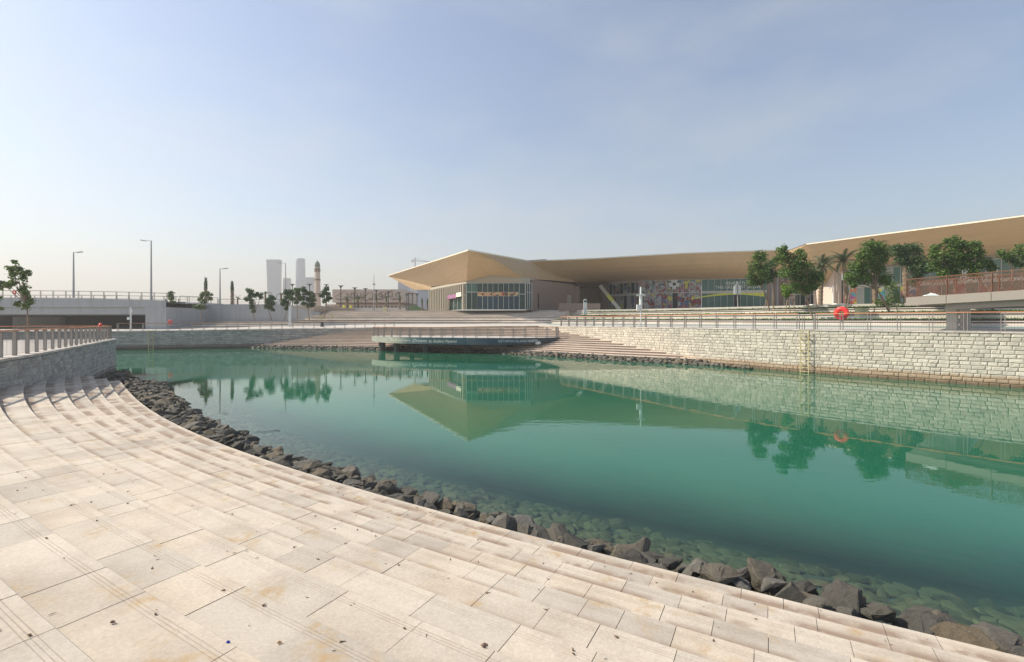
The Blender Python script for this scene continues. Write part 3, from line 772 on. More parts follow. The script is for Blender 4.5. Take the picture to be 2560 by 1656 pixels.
# submerged stones on the bed
sub = []
for _ in range(4600):
    s = random.uniform(0, ELEN); of = .6 + abs(random.gauss(0, 2.1)); f = s / ELEN
    if of > 4.2: continue
    of += max(0, f - .3) * 1.9
    o2 = of - max(0, f - .3) * 1.9
    z = np.interp(of, [a for a, _ in offs], [b_ for _, b_ in offs])
    p = Eat(s, -of); sz = random.uniform(.28, .6)
    sub.append((rot_m(Vector((p.x, p.y, min(-.10 - sz * .1, z + .02))), (sz * 1.1, sz * .9, sz * .45)), random.randrange(10, 18)))
def submat():
    m, n, l, b = new_mat('algae_stone')
    a = n.new('ShaderNodeAttribute'); a.attribute_name = 'tint'
    c = ramp(n, l, a.outputs['Fac'], [(0, (.09, .10, .06)), (.5, (.18, .19, .115)), (.9, (.26, .265, .165)), (1, (.25, .20, .125))])
    c = mixrgb(n, l, mixrgb(n, l, (.55, .55, .5), (1.2, 1.2, 1.1), noise(n, l, 3, 5, .6)), c, 1.0, 'MULTIPLY')
    l.new(c, b.inputs['Base Color']); b.inputs['Roughness'].default_value = .9; return m
join_rocks('submerged_stones', sub, mat=submat())
# far riprap
fr_ = []
bl = resample(Bc, step=.42)
for i, p in enumerate(bl):
    d = (bl[min(i + 1, len(bl) - 1)] - bl[max(i - 1, 0)]).normalized(); nn = Vector((d.y, -d.x, 0))
    for r_ in range(3):
        of = .3 + r_ * .45 + random.uniform(-.15, .15)
        sz = random.uniform(.45, .85)
        q = p + nn * of + d * random.uniform(-.2, .2)
        fr_.append((rot_m(Vector((q.x, q.y, .28 - r_ * .16)), (sz * 1.2, sz, sz)), random.randrange(len(RL))))
for k in range(14):
    q = Vector((16.4 + .22 * k, 42.0 - .32 * k, 0)) + Vector((-.3, -.2, 0))
    fr_.append((rot_m(Vector((q.x, q.y, .12)), (.8, .6, .6)), k % len(RL)))
join_rocks('far_riprap', fr_)
# mossy heap where steps, wall and water meet
hp = []
for _ in range(90):
    t = random.random(); a = E[-1].lerp(Vector((-28.6, 34.4, 0)), t); w = (1 - t) * 2.2 + .8
    q = a + Vector((random.uniform(-w, .7), random.uniform(-.5, .8), 0)); hp.append((rot_m(Vector((q.x, q.y, random.uniform(-.05, .35) * (1 - t * .5))), (random.uniform(.4, .9),) * 3), random.randrange(len(RL))))
join_rocks('corner_riprap', hp)

# ------------------------------------------------------------------ railings
def unit_panel(h, nv, nh, w=.008):
    mb = MB()
    for i in range(nv): x = (i + .5) / nv; mb.box(x - w / 2 / 1.3, x + w / 2 / 1.3, -w / 2, w / 2, .08, h - .06)
    for j in range(nh): z = .08 + (h - .14) * j / max(1, nh - 1); mb.box(0, 1, -w / 2, w / 2, z - w / 2, z + w / 2)
    return mb
def railing(name, label, path, h, spacing, style, group=None, top=None, wood=True, skip=()):
    pts = resample(path, step=spacing)
    root = empty(name, pts[0]); tag(root, label, 'railing', group)
    post = MB()
    if style == 'plate':
        for sx in (-.085, .085): post.box(sx - .022, sx + .022, -.045, .045, 0, h - .02)
        post.box(-.14, .14, -.06, .06, 0, .012)
    elif style == 'broad':
        post.box(-.07, -.05, -.05, .05, 0, h - .03); post.box(.05, .07, -.05, .05, 0, h - .03); post.box(-.05, .05, -.035, .035, .02, h - .05); post.box(-.1, .1, -.07, .07, 0, .015)
    elif style == 'thin':
        for sx in (-.07, .07): post.box(sx - .022, sx + .022, -.03, .03, 0, h)
    else:
        post.box(-.03, .03, -.03, .03, 0, h)
    pm = None; wm = None; nv, nh = {'plate': (12, 7), 'broad': (11, 2), 'thin': (0, 3), 'bars': (8, 2)}[style]
    for i, p in enumerate(pts):
        d = pts[min(i + 1, len(pts) - 1)] - pts[max(i - 1, 0)]; a = math.atan2(d.y, d.x)
        Mx = Matrix.Translation(p) @ Matrix.Rotation(a, 4, 'Z')
        if pm is None: o = post.build('post', M['steel' if style == 'plate' else 'steel_post'], root, M=Mx); pm = o.data
        else: link_mesh('post', pm, root, Mx)
        if i < len(pts) - 1 and i not in skip:
            q = pts[i + 1]; dd = q - p; L = math.hypot(dd.x, dd.y); a = math.atan2(dd.y, dd.x)
            Sh = Matrix.Identity(4); Sh[2][0] = dd.z
            Mx = Matrix.Translation(p) @ Matrix.Rotation(a, 4, 'Z') @ Sh @ Matrix.Diagonal((L, 1, 1, 1))
            if wm is None: o = unit_panel(h, nv, nh, .008 if style != 'thin' else .03).build('mesh_panel', M['wire'], root, M=Mx); wm = o.data
            else: link_mesh('mesh_panel', wm, root, Mx)
    tr_ = MB()
    for i in range(len(pts) - 1):
        if i in skip: continue
        p, q = pts[i] + Vector((0, 0, h)), pts[i + 1] + Vector((0, 0, h)); e = (q - p).normalized() * .02
        tr_.bar(p - e, q + e, .11 if style != 'bars' else .06, .05)
    tr_.build('handrail', M['rail_wood'] if wood else M['steel'], root)
    return root, pts
def inset(path, d):  # move landward (left of travel)
    return offset_line(path, d)
railing('railing', 'wooden topped railing with broad grey posts along the near left wall', resample(inset(LW, .28), step=.5), .97, 1.2, 'broad')
railing('railing', 'railing on the far edge of the near promenade, seen behind the broad posts', resample(inset(LB, .35), step=.5), .97, 1.5, 'plate')
lf = resample(catmull(inset(Q[2:7], .35), 4), step=.5)
railing('railing', 'thin railing with orange rail along the far left shore before the dark tree row', lf + [Vector((-19.0, 70.6, 2.76)), Vector((-17.6, 70.6, 2.78))], 1.05, 1.42, 'thin')
rr = resample(catmull(inset(Q[9:19], .3), 6), step=.4)
# split at the ladder gap (photo x 2003..2038)
def sx(p): return CX + p.x / p.y * F
partA = [p for p in rr if sx(p) > 1402 and sx(p) < 1999 and p.y > 5]; partB = [p for p in rr if (p.y > 5 and sx(p) > 2040) or p.y <= 5]
railing('railing', 'wire mesh railing with orange rail on the sunlit wall, left of the ladder', partA, 1.2, 1.6, 'plate')
railing('railing', 'wire mesh railing with orange rail on the sunlit wall, right of the ladder', partB, 1.2, 1.6, 'plate')

# ------------------------------------------------------------------ ladder with hoops at the top
a0, b0 = partA[-1], partB[0]
def wall_at(xpix):
    for p, q in zip(rr, rr[1:]):
        if (sx(p) - xpix) * (sx(q) - xpix) <= 0:
            t = (xpix - sx(p)) / (sx(q) - sx(p)); return p.lerp(q, t), (q - p).normalized()
lp1, ld = wall_at(2008); lnm = Vector((ld.y, -ld.x, 0))
lc = lp1 + lnm * .60 + ld * .28
rt = empty('ladder', (lc.x, lc.y, 0)); tag(rt, 'pale yellow ladder hanging down the sunlit block wall into the water', 'ladder')
for sgn in (-1, 1):
    c = lc + ld * (.27 * sgn); mb = MB(); mb.tube([(c.x, c.y, -1.2), (c.x, c.y, 3.22)], .032, 8); mb.build('side_rail', M['yellow_paint'], rt)
z = -.8; rm_ = None
while z < 3.1:
    c1, c2 = lc + ld * -.27, lc + ld * .27; mb = MB(); mb.tube([(c1.x, c1.y, z), (c2.x, c2.y, z)], .018, 6); mb.build('rung', M['yellow_paint'], rt); z += .3
for zb_ in (2.55, 1.65, .75):
    for sgn in (-1, 1):
        c = lc + ld * (.27 * sgn); mb = MB(); mb.bar((c.x, c.y, zb_), (c.x - lnm.x * .34, c.y - lnm.y * .34, zb_ - .08), .02, .09); mb.build('bracket', M['rust_bracket'], rt)
for (sgn, nm_) in ((-1.15, 0), (1.3, 1)):
    c = lp1 + ld * (.28 + .3 * sgn); mb = MB()
    i_ = -lnm
    pts = [c + Vector((0, 0, -.0)), c + Vector((0, 0, 1.05)), c + i_ * .06 + Vector((0, 0, 1.1)), c + i_ * .4 + Vector((0, 0, 1.1)), c + i_ * .46 + Vector((0, 0, 1.05)), c + i_ * .46]
    mb.tube([Vector((p.x, p.y, p.z if p.z > 3 else 3.2)) for p in pts], .025, 6); mb.build('grab_hoop', M['steel'], rt)
lq, _ = wall_at(0) if False else (None, None)

# far left ladder
wl_p, wl_d = None, None
for p, q in zip(lf, lf[1:]):
    if sx(p) < 387 <= sx(q): wl_p, wl_d = p, (q - p).normalized()
if wl_p is None: wl_p, wl_d = lf[3], (lf[4] - lf[3]).normalized()
wn_ = Vector((wl_d.y, -wl_d.x, 0)); lc2 = wl_p + wn_ * .6
rt = empty('ladder', (lc2.x, lc2.y, 0)); tag(rt, 'small pale ladder on the shaded far left wall near the bridge', 'ladder')
for sgn in (-1, 1):
    c = lc2 + wl_d * (.27 * sgn); mb = MB(); mb.tube([(c.x, c.y, -1.0), (c.x, c.y, 2.6)], .04, 6); mb.build('side_rail', M['yellow_paint'], rt)
for k in range(12):
    c1, c2 = lc2 - wl_d * .27, lc2 + wl_d * .27; mb = MB(); mb.tube([(c1.x, c1.y, -.5 + k * .27), (c2.x, c2.y, -.5 + k * .27)], .02, 5); mb.build('rung', M['yellow_paint'], rt)

# ------------------------------------------------------------------ life rings
def life_ring(label, c, r_out, r_in, depth, face, group=None, pole=True):
    rt = empty('life_ring', (c.x, c.y, c.z - r_out)); tag(rt, label, 'life ring', group)
    d = Vector(face).normalized(); r = Vector((-d.y, d.x, 0)); u = Vector((0, 0, 1)); mb = MB()
    N = 36; K = 10; b = len(mb.v)
    rm = (r_out + r_in) / 2; rw = (r_out - r_in) / 2
    for i in range(N):
        a = 2 * math.pi * i / N; cc = c + (r * math.cos(a) + u * math.sin(a)) * rm; e = r * math.cos(a) + u * math.sin(a)
        for k in range(K):
            t = 2 * math.pi * k / K; mb.v.append(tuple(cc + e * (rw * math.cos(t)) + d * (depth / 2 * math.sin(t))))
    for i in range(N):
        for k in range(K):
            i2, k2 = (i + 1) % N, (k + 1) % K
            mb.f.append((b + i * K + k, b + i2 * K + k, b + i2 * K + k2, b + i * K + k2)); mb.m.append(0); mb.a.append(.5)
    mb.build('ring', M['red'], rt, smooth=True)
    if pole:
        mb = MB(); mb.bar(c + d * -.08 + u * -(r_out + .25), c + d * -.08 + u * (r_in * .9), .07, .05, up=(0, 1, 0)); mb.build('bracket', M['steel_post'], rt)
    mb = MB()
    for a in (.8, 2.35, 3.93, 5.5):
        e = r * math.cos(a) + u * math.sin(a); mb.bar(c + e * (r_in * .98) + d * (depth * .5), c + e * (r_out * 1.0) + d * (depth * .5), .05, .008, up=tuple(d))
    mb.build('strap', M['red'], rt)
    return rt
pr, dr = wall_at(2101); nr = Vector((dr.y, -dr.x, 0))
life_ring('large red life ring standing above the railing on the sunlit wall', Vector((pr.x, pr.y, 4.40)) - nr * .25, .48, .15, .20, nr)
pl_ = P(251, 816, 33.2); life_ring('red life ring at the tip of the near left railing', Vector((pl_.x, pl_.y, 3.42)), .30, .12, .14, (.85, .53, 0))
pl_ = PZ(425.6, 64.9, 3.62); life_ring('red life ring on the far left railing before the scaffold', pl_, .34, .13, .12, (0, -1, 0))
pl_ = P(36, 731, 73.5); life_ring('small red life ring on the bridge railing behind the sparse tree', pl_, .34, .13, .12, (0, -1, 0))

# ------------------------------------------------------------------ viewing deck over the water
DF = [(-18, 60.9), (-16.2, 58.9), (-13.3, 57.1), (-9.5, 55.7), (-5, 54.6), (-1, 54.1), (2.2, 54.5), (5.6, 56.3)]
dfc = catmull([Vector((*p, 1.82)) for p in DF], 8)
DR = [(5.8, 57.6), (4.0, 60.5), (0, 62.5), (-6, 64), (-12, 64.6), (-16, 64.2), (-18.3, 62.3)]
deck = empty('viewing_deck', (-6, 58, 1.82)); tag(deck, 'curved viewing deck on dark round piers with a printed blue-green fascia', 'deck')
mb = MB(); poly = [(p.x, p.y) for p in dfc] + list(DR); mb.prism(poly, 1.62, 1.82); mb.build('floor', M['paving'], deck)
mb = MB(); n_ = len(dfc)
sL = [0]
for a, b_ in zip(dfc, dfc[1:]): sL.append(sL[-1] + (b_ - a).length)
DL = sL[-1]
dpath = dfc + [Vector((*DR[0], 1.82))]
def zbot(i): 
    f = sL[min(i, n_ - 1)] / DL; return 1.16 - .1 * math.sin(f * math.pi) + max(0, f - .8) * 1.4
V, FS, UVs = [], [], []
for i, p in enumerate(dfc):
    t = (dfc[min(i + 1, n_ - 1)] - dfc[max(i - 1, 0)]).normalized(); nn = Vector((t.y, -t.x, 0)); 
    o1, o2 = p + nn * .10, p - nn * .08
    zb_ = zbot(i); V += [(o1.x, o1.y, zb_), (o1.x, o1.y, 1.86), (o2.x, o2.y, 1.86), (o2.x, o2.y, zb_)]
    UVs.append(sL[i] / DL)
for i in range(n_ - 1):
    for k in range(4): FS.append((i * 4 + k, (i + 1) * 4 + k, (i + 1) * 4 + (k + 1) % 4, i * 4 + (k + 1) % 4))
FS += [(0, 1, 2, 3), tuple((n_ - 1) * 4 + k for k in (3, 2, 1, 0))]
me = bpy.data.meshes.new('fascia'); me.from_pydata(V, [], FS)
at = me.attributes.new('run', 'FLOAT', 'POINT'); at.data.foreach_set('value', [u for u in UVs for _ in range(4)])
m, n, l, b = new_mat('fascia_print'); a = n.new('ShaderNodeAttribute'); a.attribute_name = 'run'
c = ramp(n, l, a.outputs['Fac'], [(0, (.46, .48, .42)), (.20, (.46, .47, .38)), (.27, (.12, .20, .20)), (.40, (.03, .10, .125)), (.56, (.03, .10, .135)), (.565, (.08, .13, .15)), (.66, (.03, .075, .12)), (1, (.022, .045, .065))])
nz = noise(n, l, 1.1, 6, .7, vec_scale=(1, 1, 2)); c = mixrgb(n, l, mixrgb(n, l, (.4, .4, .45), (1.15, 1.1, 1.0), nz), c, 1.0, 'MULTIPLY')
w2 = noise(n, l, 2.2, 4, .8, vec_scale=(1, 1, 3)); c = mixrgb(n, l, c, (.40, .48, .44), maprange(n, l, w2, .62, .75, 0, .5))
l.new(c, b.inputs['Base Color']); b.inputs['Roughness'].default_value = .4; me.materials.append(m)
link_mesh('fascia', me, deck)
for (xp, dd, r) in ((955, 60.3, .42), (992, 59.3, .36), (1065, 57.8, .38), (1119, 61.0, .36), (1168, 57.0, .40), (1276, 56.9, .40), (1030, 62.5, .3)):
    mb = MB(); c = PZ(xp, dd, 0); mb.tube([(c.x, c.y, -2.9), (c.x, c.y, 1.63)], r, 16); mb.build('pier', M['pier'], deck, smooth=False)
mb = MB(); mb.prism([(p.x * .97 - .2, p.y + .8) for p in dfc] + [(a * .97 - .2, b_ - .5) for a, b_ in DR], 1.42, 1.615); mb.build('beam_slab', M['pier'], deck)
dr_path = [p - Vector((0, 0, 0)) for p in inset(dpath, .15)]
railing('railing', 'curved railing with orange rail round the front of the viewing deck', resample(dr_path, step=.3), 1.24, 1.45, 'plate')
railing('railing', 'low inner railing at the back of the viewing deck', [Vector((-15.0, 61.6, 1.825)), Vector((-10, 61.9, 1.825)), Vector((-4, 61.6, 1.825)), Vector((1.8, 59.9, 1.825))], .82, 1.5, 'plate', wood=False)
# writing on the fascia
FONTS = {}
def text_mesh(body, size=1.0, shear=0.0, extrude=.0, offset=0.0):
    cu_ = bpy.data.curves.new('t', 'FONT'); cu_.body = body; cu_.size = size; cu_.shear = shear; cu_.extrude = extrude; cu_.offset = offset; cu_.resolution_u = 2
    o = bpy.data.objects.new('t', cu_); COL.objects.link(o)
    dg = bpy.context.evaluated_depsgraph_get(); dg.update(); me = bpy.data.meshes.new_from_object(o.evaluated_get(dg))
    bpy.data.objects.remove(o); bpy.data.curves.remove(cu_); return me
def deck_text(body, f0, f1, z0, hgt, mat, shear=0, offset=0.0, name='lettering', lift=.112):
    me = text_mesh(body, 1.0, shear, offset=offset); co = np.array([tuple(v.co) for v in me.vertices]); x0, x1 = co[:, 0].min(), co[:, 0].max()
    capH = co[:, 1].max()
    for v in me.vertices:
        f = f0 + (f1 - f0) * (v.co.x - x0) / (x1 - x0); s_ = f * DL
        i = 0
        while i < n_ - 2 and sL[i + 1] < s_: i += 1
        t = (s_ - sL[i]) / (sL[i + 1] - sL[i]); p = dfc[i].lerp(dfc[i + 1], t)
        tt = (dfc[i + 1] - dfc[i]).normalized(); nn = Vector((tt.y, -tt.x, 0))
        q = p + nn * lift; v.co = (q.x, q.y, z0 + v.co.y / capH * hgt)
    me.materials.append(mat); link_mesh(name, me, deck)
def frac_at(xpix):
    for i in range(n_ - 1):
        if sx(dfc[i]) <= xpix <= sx(dfc[i + 1]): 
            t = (xpix - sx(dfc[i])) / (sx(dfc[i + 1]) - sx(dfc[i])); return (sL[i] + (sL[i + 1] - sL[i]) * t) / DL
    return 0
# crop scale 4.96 from x=940
deck_text("The Fisherman's", frac_at(976), frac_at(1027), 1.36, .30, M['letter_cream'], .15)
deck_text("Dream,", frac_at(1032), frac_at(1069), 1.30, .38, M['letter_white'], .4)
deck_text("by Giuliano Peparini", frac_at(1073), frac_at(1143), 1.30, .32, M['letter_cream'], .25)
deck_text("QETAIFAN ISLAND", frac_at(1245), frac_at(1317), 1.38, .28, M['letter_white'])
deck_text("NORTH", frac_at(1319), frac_at(1343), 1.38, .28, M['letter_white'], offset=.02)
# torn pale sticker
mb = MB(); 
fa = frac_at(1338) * DL; i = max(j for j in range(n_) if sL[j] <= fa); p = dfc[i]; tt = (dfc[min(i + 1, n_ - 1)] - dfc[i - 1]).normalized(); nn = Vector((tt.y, -tt.x, 0)); p = p + nn * .125
out = [(-.0, .1), (.12, .28), (.25, .2), (.4, .34), (.62, .30), (.75, .12), (.66, -.02), (.55, .05), (.45, -.1), (.3, .02), (.12, -.06)]
mb.add([(p.x + tt.x * a, p.y + tt.y * a, 1.12 + b_) for a, b_ in out], [tuple(range(len(out)))]); mb.build('torn_print', M['letter_white'], deck)

# ------------------------------------------------------------------ pavilions
def wallbox(mb, p, q, z0, z1, th=.3, mi=0):
    p, q = Vector((p[0], p[1], 0)), Vector((q[0], q[1], 0)); d = (q - p).normalized(); nn = Vector((-d.y, d.x, 0)) * (th / 2)
    c = (p + q) / 2; mb.obox((c.x + nn.x, c.y + nn.y, (z0 + z1) / 2), d * ((q - p).length / 2), nn, (0, 0, (z1 - z0) / 2), mi)
def facade(root, p, q, z0, z1, n, mat_lo, mat_hi, ztr, mull=.07, tr_gap=0.12, depth=.12, skip=(), proud=.0):
    """glass wall: every pane and mullion its own part. front lies to the right of p->q"""
    p, q = Vector((p[0], p[1], 0)), Vector((q[0], q[1], 0)); d = (q - p); L = d.length; d /= L; nn = Vector((d.y, -d.x, 0))
    for i in range(n):
        a, b_ = i * L / n + mull / 2, (i + 1) * L / n - mull / 2
        for (za, zb_, mt) in ((z0, ztr - tr_gap / 2, mat_lo), (ztr + tr_gap / 2, z1, mat_hi)):
            if zb_ - za < .1: continue
            if i in skip and za == z0: mt = M['black']
            elif isinstance(mt, (list, tuple)): mt = mt[i % len(mt)]
            mb = MB(); c = p + d * ((a + b_) / 2); mb.obox((c.x, c.y, (za + zb_) / 2), d * ((b_ - a) / 2), nn * .02, (0, 0, (zb_ - za) / 2)); mb.build('pane' if mt is not M['black'] else 'door_opening', mt, root)
    for i in range(n + 1):
        c = p + d * (i * L / n) + nn * (depth / 2 - .02); mb = MB(); mb.obox((c.x, c.y, (z0 + z1) / 2), d * (mull / 2), nn * (depth / 2), (0, 0, (z1 - z0) / 2)); mb.build('mullion', M['mullion'], root)
    c = (p + q) / 2 + nn * (depth / 2 - .03)
    mb = MB(); mb.obox((c.x, c.y, ztr), d * (L / 2), nn * (depth / 2 - .01), (0, 0, tr_gap / 2)); mb.build('transom', M['mullion'], root)
    mb = MB(); mb.obox((c.x, c.y, z1 + .06), d * (L / 2 + .05), nn * (depth / 2 + .03), (0, 0, .06)); mb.build('head_rail', M['mullion'], root)
    mb = MB(); mb.obox((c.x, c.y, z0 - .03), d * (L / 2 + .03), nn * (depth / 2 + .01), (0, 0, .03)); mb.build('sill_rail', M['mullion'], root)
def facets(root, name, polys, mat, thick=None, smooth=False):
    mb = MB()
    for pl_ in polys: mb.add(pl_, [tuple(range(len(pl_)))])
    return mb.build(name, mat, root, smooth=smooth)
def panel_facet(root, name, quad, nu, nv, mat):
    """a soffit face divided in large cladding panels that keep thin open joints"""
    a, b_, c, d = [Vector(x) for x in quad]; mb = MB()
    for i in range(nu):
        for j in range(nv):
            def pt(u, v): return (a.lerp(b_, u)).lerp(d.lerp(c, u), v)
            g = .0012
            mb.add([pt(i / nu + g, j / nv + g), pt((i + 1) / nu - g, j / nv + g), pt((i + 1) / nu - g, (j + 1) / nv - g), pt(i / nu + g, (j + 1) / nv - g)], [(0, 1, 2, 3)], 0, random.uniform(.42, .58))
    return mb.build(name, mat, root)
def edge_strip(root, pts, h=.16, w=.12):
    mb = MB()
    for a, b_ in zip(pts, pts[1:]): mb.bar(Vector(a), Vector(b_), w, h)
    mb.build('roof_edge', M['roof_edge'], root)
ZB = 5.77
# pavilion one (pointed roof)
r1 = empty('pavilion', (-4, 88, ZB)); tag(r1, 'pavilion with a pointed folded tan roof over a glass corner, behind the deck', 'building')
c0 = PZ(1166, 84, 0); cL = PZ(1076.5, 103, 0); cR = PZ(1305, 84.0, 0); cR2 = PZ(1326, 85.0, 0); cB = PZ(1436, 98, 0); cB2 = PZ(1436, 112, 0)
ZG = 10.45
# front glazing
facade(r1, PZ(1166, 84, 0), PZ(1193, 84, 0), ZB + .06, ZG, 2, M['glass'], M['glass_green'], 8.9)
facade(r1, PZ(1193.2, 84, 0), PZ(1298, 84, 0), ZB + .06, ZG, 8, M['glass_blue'], M['glass'], 8.55, tr_gap=.75)
mb = MB(); a = PZ(1193.5, 83.86, 0); b_ = PZ(1297.5, 83.86, 0); mb.box(a.x, b_.x, a.y - .03, a.y + .03, 8.22, 8.88); mb.build('banner', M['banner_orange'], r1)
facade(r1, PZ(1298.2, 84, 0), PZ(1313, 84.2, 0), ZB + .06, ZG, 1, M['glass'], M['glass'], 8.55)
facade(r1, PZ(1313.2, 84.2, 0), PZ(1329, 85.2, 0), ZB + .06, ZG, 3, M['glass'], M['glass'], 8.9, mull=.16)
# left side: louvre fins, lobby glazing
facade(r1, cL, c0, ZB + .06, ZG - .02, 10, M['glass'], M['glass'], 8.4)
dl = (c0 - cL); LL = dl.length; dl.normalize(); nl = Vector((dl.y, -dl.x, 0)); fm = None
for i in range(19):
    t = (i + .5) / 19
    if .62 < t < .93:
        z0f = 8.75
    else: z0f = ZB + .02
    c = cL.lerp(c0, t) + nl * .32; mb = MB(); mb.obox((c.x, c.y, (z0f + ZG) / 2), dl * .13, nl * .2, (0, 0, (ZG - z0f) / 2)); mb.build('fin', M['fin'], r1)
a, b_ = cL.lerp(c0, .60) + nl * .60, cL.lerp(c0, .83) + nl * .60
mb = MB(); mb.bar(a + Vector((0, 0, 8.35)), b_ + Vector((0, 0, 8.35)), .05, .75); mb.build('sign_panel', M['banner_pink'], r1)
a, b_ = b_, cL.lerp(c0, .95) + nl * .60
mb = MB(); mb.bar(a + Vector((0, 0, 8.55)), b_ + Vector((0, 0, 8.55)), .05, .75); mb.build('sign_panel', M['letter_cream'], r1)
# wall head band between glass and soffit
mb = MB(); wallbox(mb, cL - nl * 0, c0, ZG + .12, 11.0, .3); wallbox(mb, c0, PZ(1305, 84, 0), ZG + .12, 11.9, .3); wallbox(mb, PZ(1305, 84, 0), cR2, ZG + .12, 11.5, .3); mb.build('wall_head', M['fin'], r1)
# brown block
mb = MB(); mb.prism([(cR2.x + .2, 85.3), (cB.x, cB.y), (cB2.x, cB2.y), (cR2.x, 110)], ZB - .5, 11.3)
mb.prism([(cB.x + .05, cB.y + .1), (PZ(1449, 99, 0).x, 99), (PZ(1449, 106, 0).x, 106), (cB.x, 106)], ZB - .5, 11.0)
mb.build('wall', M['brown_wall'], r1)
for (xa, xb, ya, yb, mt) in ((1344.5, 1356.5, 734.8, 772.5, 'black'), (1417.5, 1428, 738, 760, 'fin')):
    da, db = np.interp(xa, [1328, 1436], [85.3, 98]), np.interp(xb, [1328, 1436], [85.3, 98])
    a, b_ = PZ(xa, da - .3, 0), PZ(xb, db - .3, 0); zt = CH + (HY - ya) * da / F; zb_ = max(ZB, CH + (HY - yb) * da / F); mb = MB(); wallbox(mb, a, b_, zb_, zt, .1); mb.build('door', M[mt], r1)
# roof: outline and folded soffit
def PP(x, y, d): return tuple(P(x, y, d))
Pk = PP(1171, 626, 73); Lt = PP(969, 690, 126); Rt = PP(1321, 653, 87); R2 = PP(1366, 650, 91)
Fd = PP(1226, 689, 83.6)      # inner end of the front fold
Lb = PP(1035, 725, 112); Lb2 = PP(1076, 725, 103.2); Cn = PP(1166, 703.5, 83.7)
C2 = PP(1305, 696, 84); Rb = PP(1436, 706, 97.6)
Lm = PP(1078, 717, 102.6)
roof = MB()
def mids(a, b_, t): return tuple(Vector(a).lerp(Vector(b_), t))
def bilinear(root, a, b_, c, d, nu=14, nv=8):
    a, b_, c, d = Vector(a), Vector(b_), Vector(c), Vector(d); mb = MB()
    g_ = [[a.lerp(b_, i / nu).lerp(d.lerp(c, i / nu), j / nv) for i in range(nu + 1)] for j in range(nv + 1)]
    for r in g_: mb.v += [tuple(p) for p in r]
    for j in range(nv):
        for i in range(nu): mb.f.append((j * (nu + 1) + i, j * (nu + 1) + i + 1, (j + 1) * (nu + 1) + i + 1, (j + 1) * (nu + 1) + i)); mb.m.append(0); mb.a.append(.5)
    mb.build('soffit', M['roof_tan'], root, smooth=True)
bilinear(r1, Lt, Pk, Cn, Lm)
facets(r1, 'soffit', [[Pk, Fd, Cn]], M['roof_tan'])
facets(r1, 'soffit', [[Lt, Lm, Lb2, Lb]], M['roof_tan'])
mb = MB(); tl = resample([Pk, Rt], n=12); bl_ = resample([Vector(Fd), Vector(C2), Vector(Rb)], n=12)
for i in range(12):
    for j in range(4):
        mb.add([tl[i].lerp(bl_[i], j / 4), tl[i].lerp(bl_[i], (j + 1) / 4), tl[i + 1].lerp(bl_[i + 1], (j + 1) / 4), tl[i + 1].lerp(bl_[i + 1], j / 4)], [(0, 1, 2, 3)])
mb.build('soffit', M['roof_tan'], r1, smooth=True)
# top skin
topz = .12
Bk = (8, 135, 15.6)
facets(r1, 'roof_top', [[(p[0], p[1], p[2] + topz) for p in (Pk, Lt, Bk, R2, Rt)]], M['roof_edge'])
facets(r1, 'soffit', [[Lt, Lb, (2, 120, 10.8), Bk], [Rt, R2, (15, 100, 10.6), Rb], [R2, Bk, (2, 120, 10.8), (15, 100, 10.6)]], M['roof_tan'])
edge_strip(r1, [Lt, Pk, Rt])
# beige wall seen in the gap behind
r0 = empty('pavilion', (14, 118, ZB)); tag(r0, 'pale beige pavilion wall seen in the gap between two tan roofs', 'building')
mb = MB(); a, b_ = PZ(1420, 118, 0), PZ(1530, 118, 0); mb.box(a.x, b_.x, 118, 124, ZB - .5, 12.0); mb.build('wall', M['beige_wall'], r0)
mb = MB(); mb.box(a.x - 1, b_.x + 1, 116, 125, 12.05, 13.6); mb.build('roof_fascia', M['roof_tan'], r0)
# pavilion two (long glass front)
r2 = empty('pavilion', (35, 98, ZB)); tag(r2, 'long pavilion with a football mural over its glass front, in the middle of the row', 'building')
A2 = PZ(1523, 107, 0); B2 = PZ(1597, 101, 0); C2_ = PZ(1917, 94, 0); Z2 = 6.12; ZT2 = 12.25
mb = MB(); mb.prism([(PZ(1495, 110, 0).x, 108), (PZ(1503, 106.5, 0).x, 106.5), (B2.x - .3, 100.4), (C2_.x + 8, 93), (C2_.x + 8, 120), (20, 125)], ZB - .6, Z2 - .03); mb.build('plinth', M['white_stone'], r2)
facade(r2, A2, B2, Z2, ZT2 - .25, 8, [M['mural'], M['mural_dense'], M['glass_pale']], [M['glass'], M['mural'], M['mural_dense']], 9.5, tr_gap=.5, skip=(4,))
Lc = (C2_ - B2).length
facade(r2, B2, B2.lerp(C2_, .505), Z2, ZT2, 11, [M['mural_dense'], M['mural']], [M['mural'], M['mural_dense']], 9.65, skip=(6,))
facade(r2, B2.lerp(C2_, .51), C2_, Z2, ZT2, 10, M['glass_green'], M['glass_green'], 9.65, tr_gap=.5, skip=(5,))
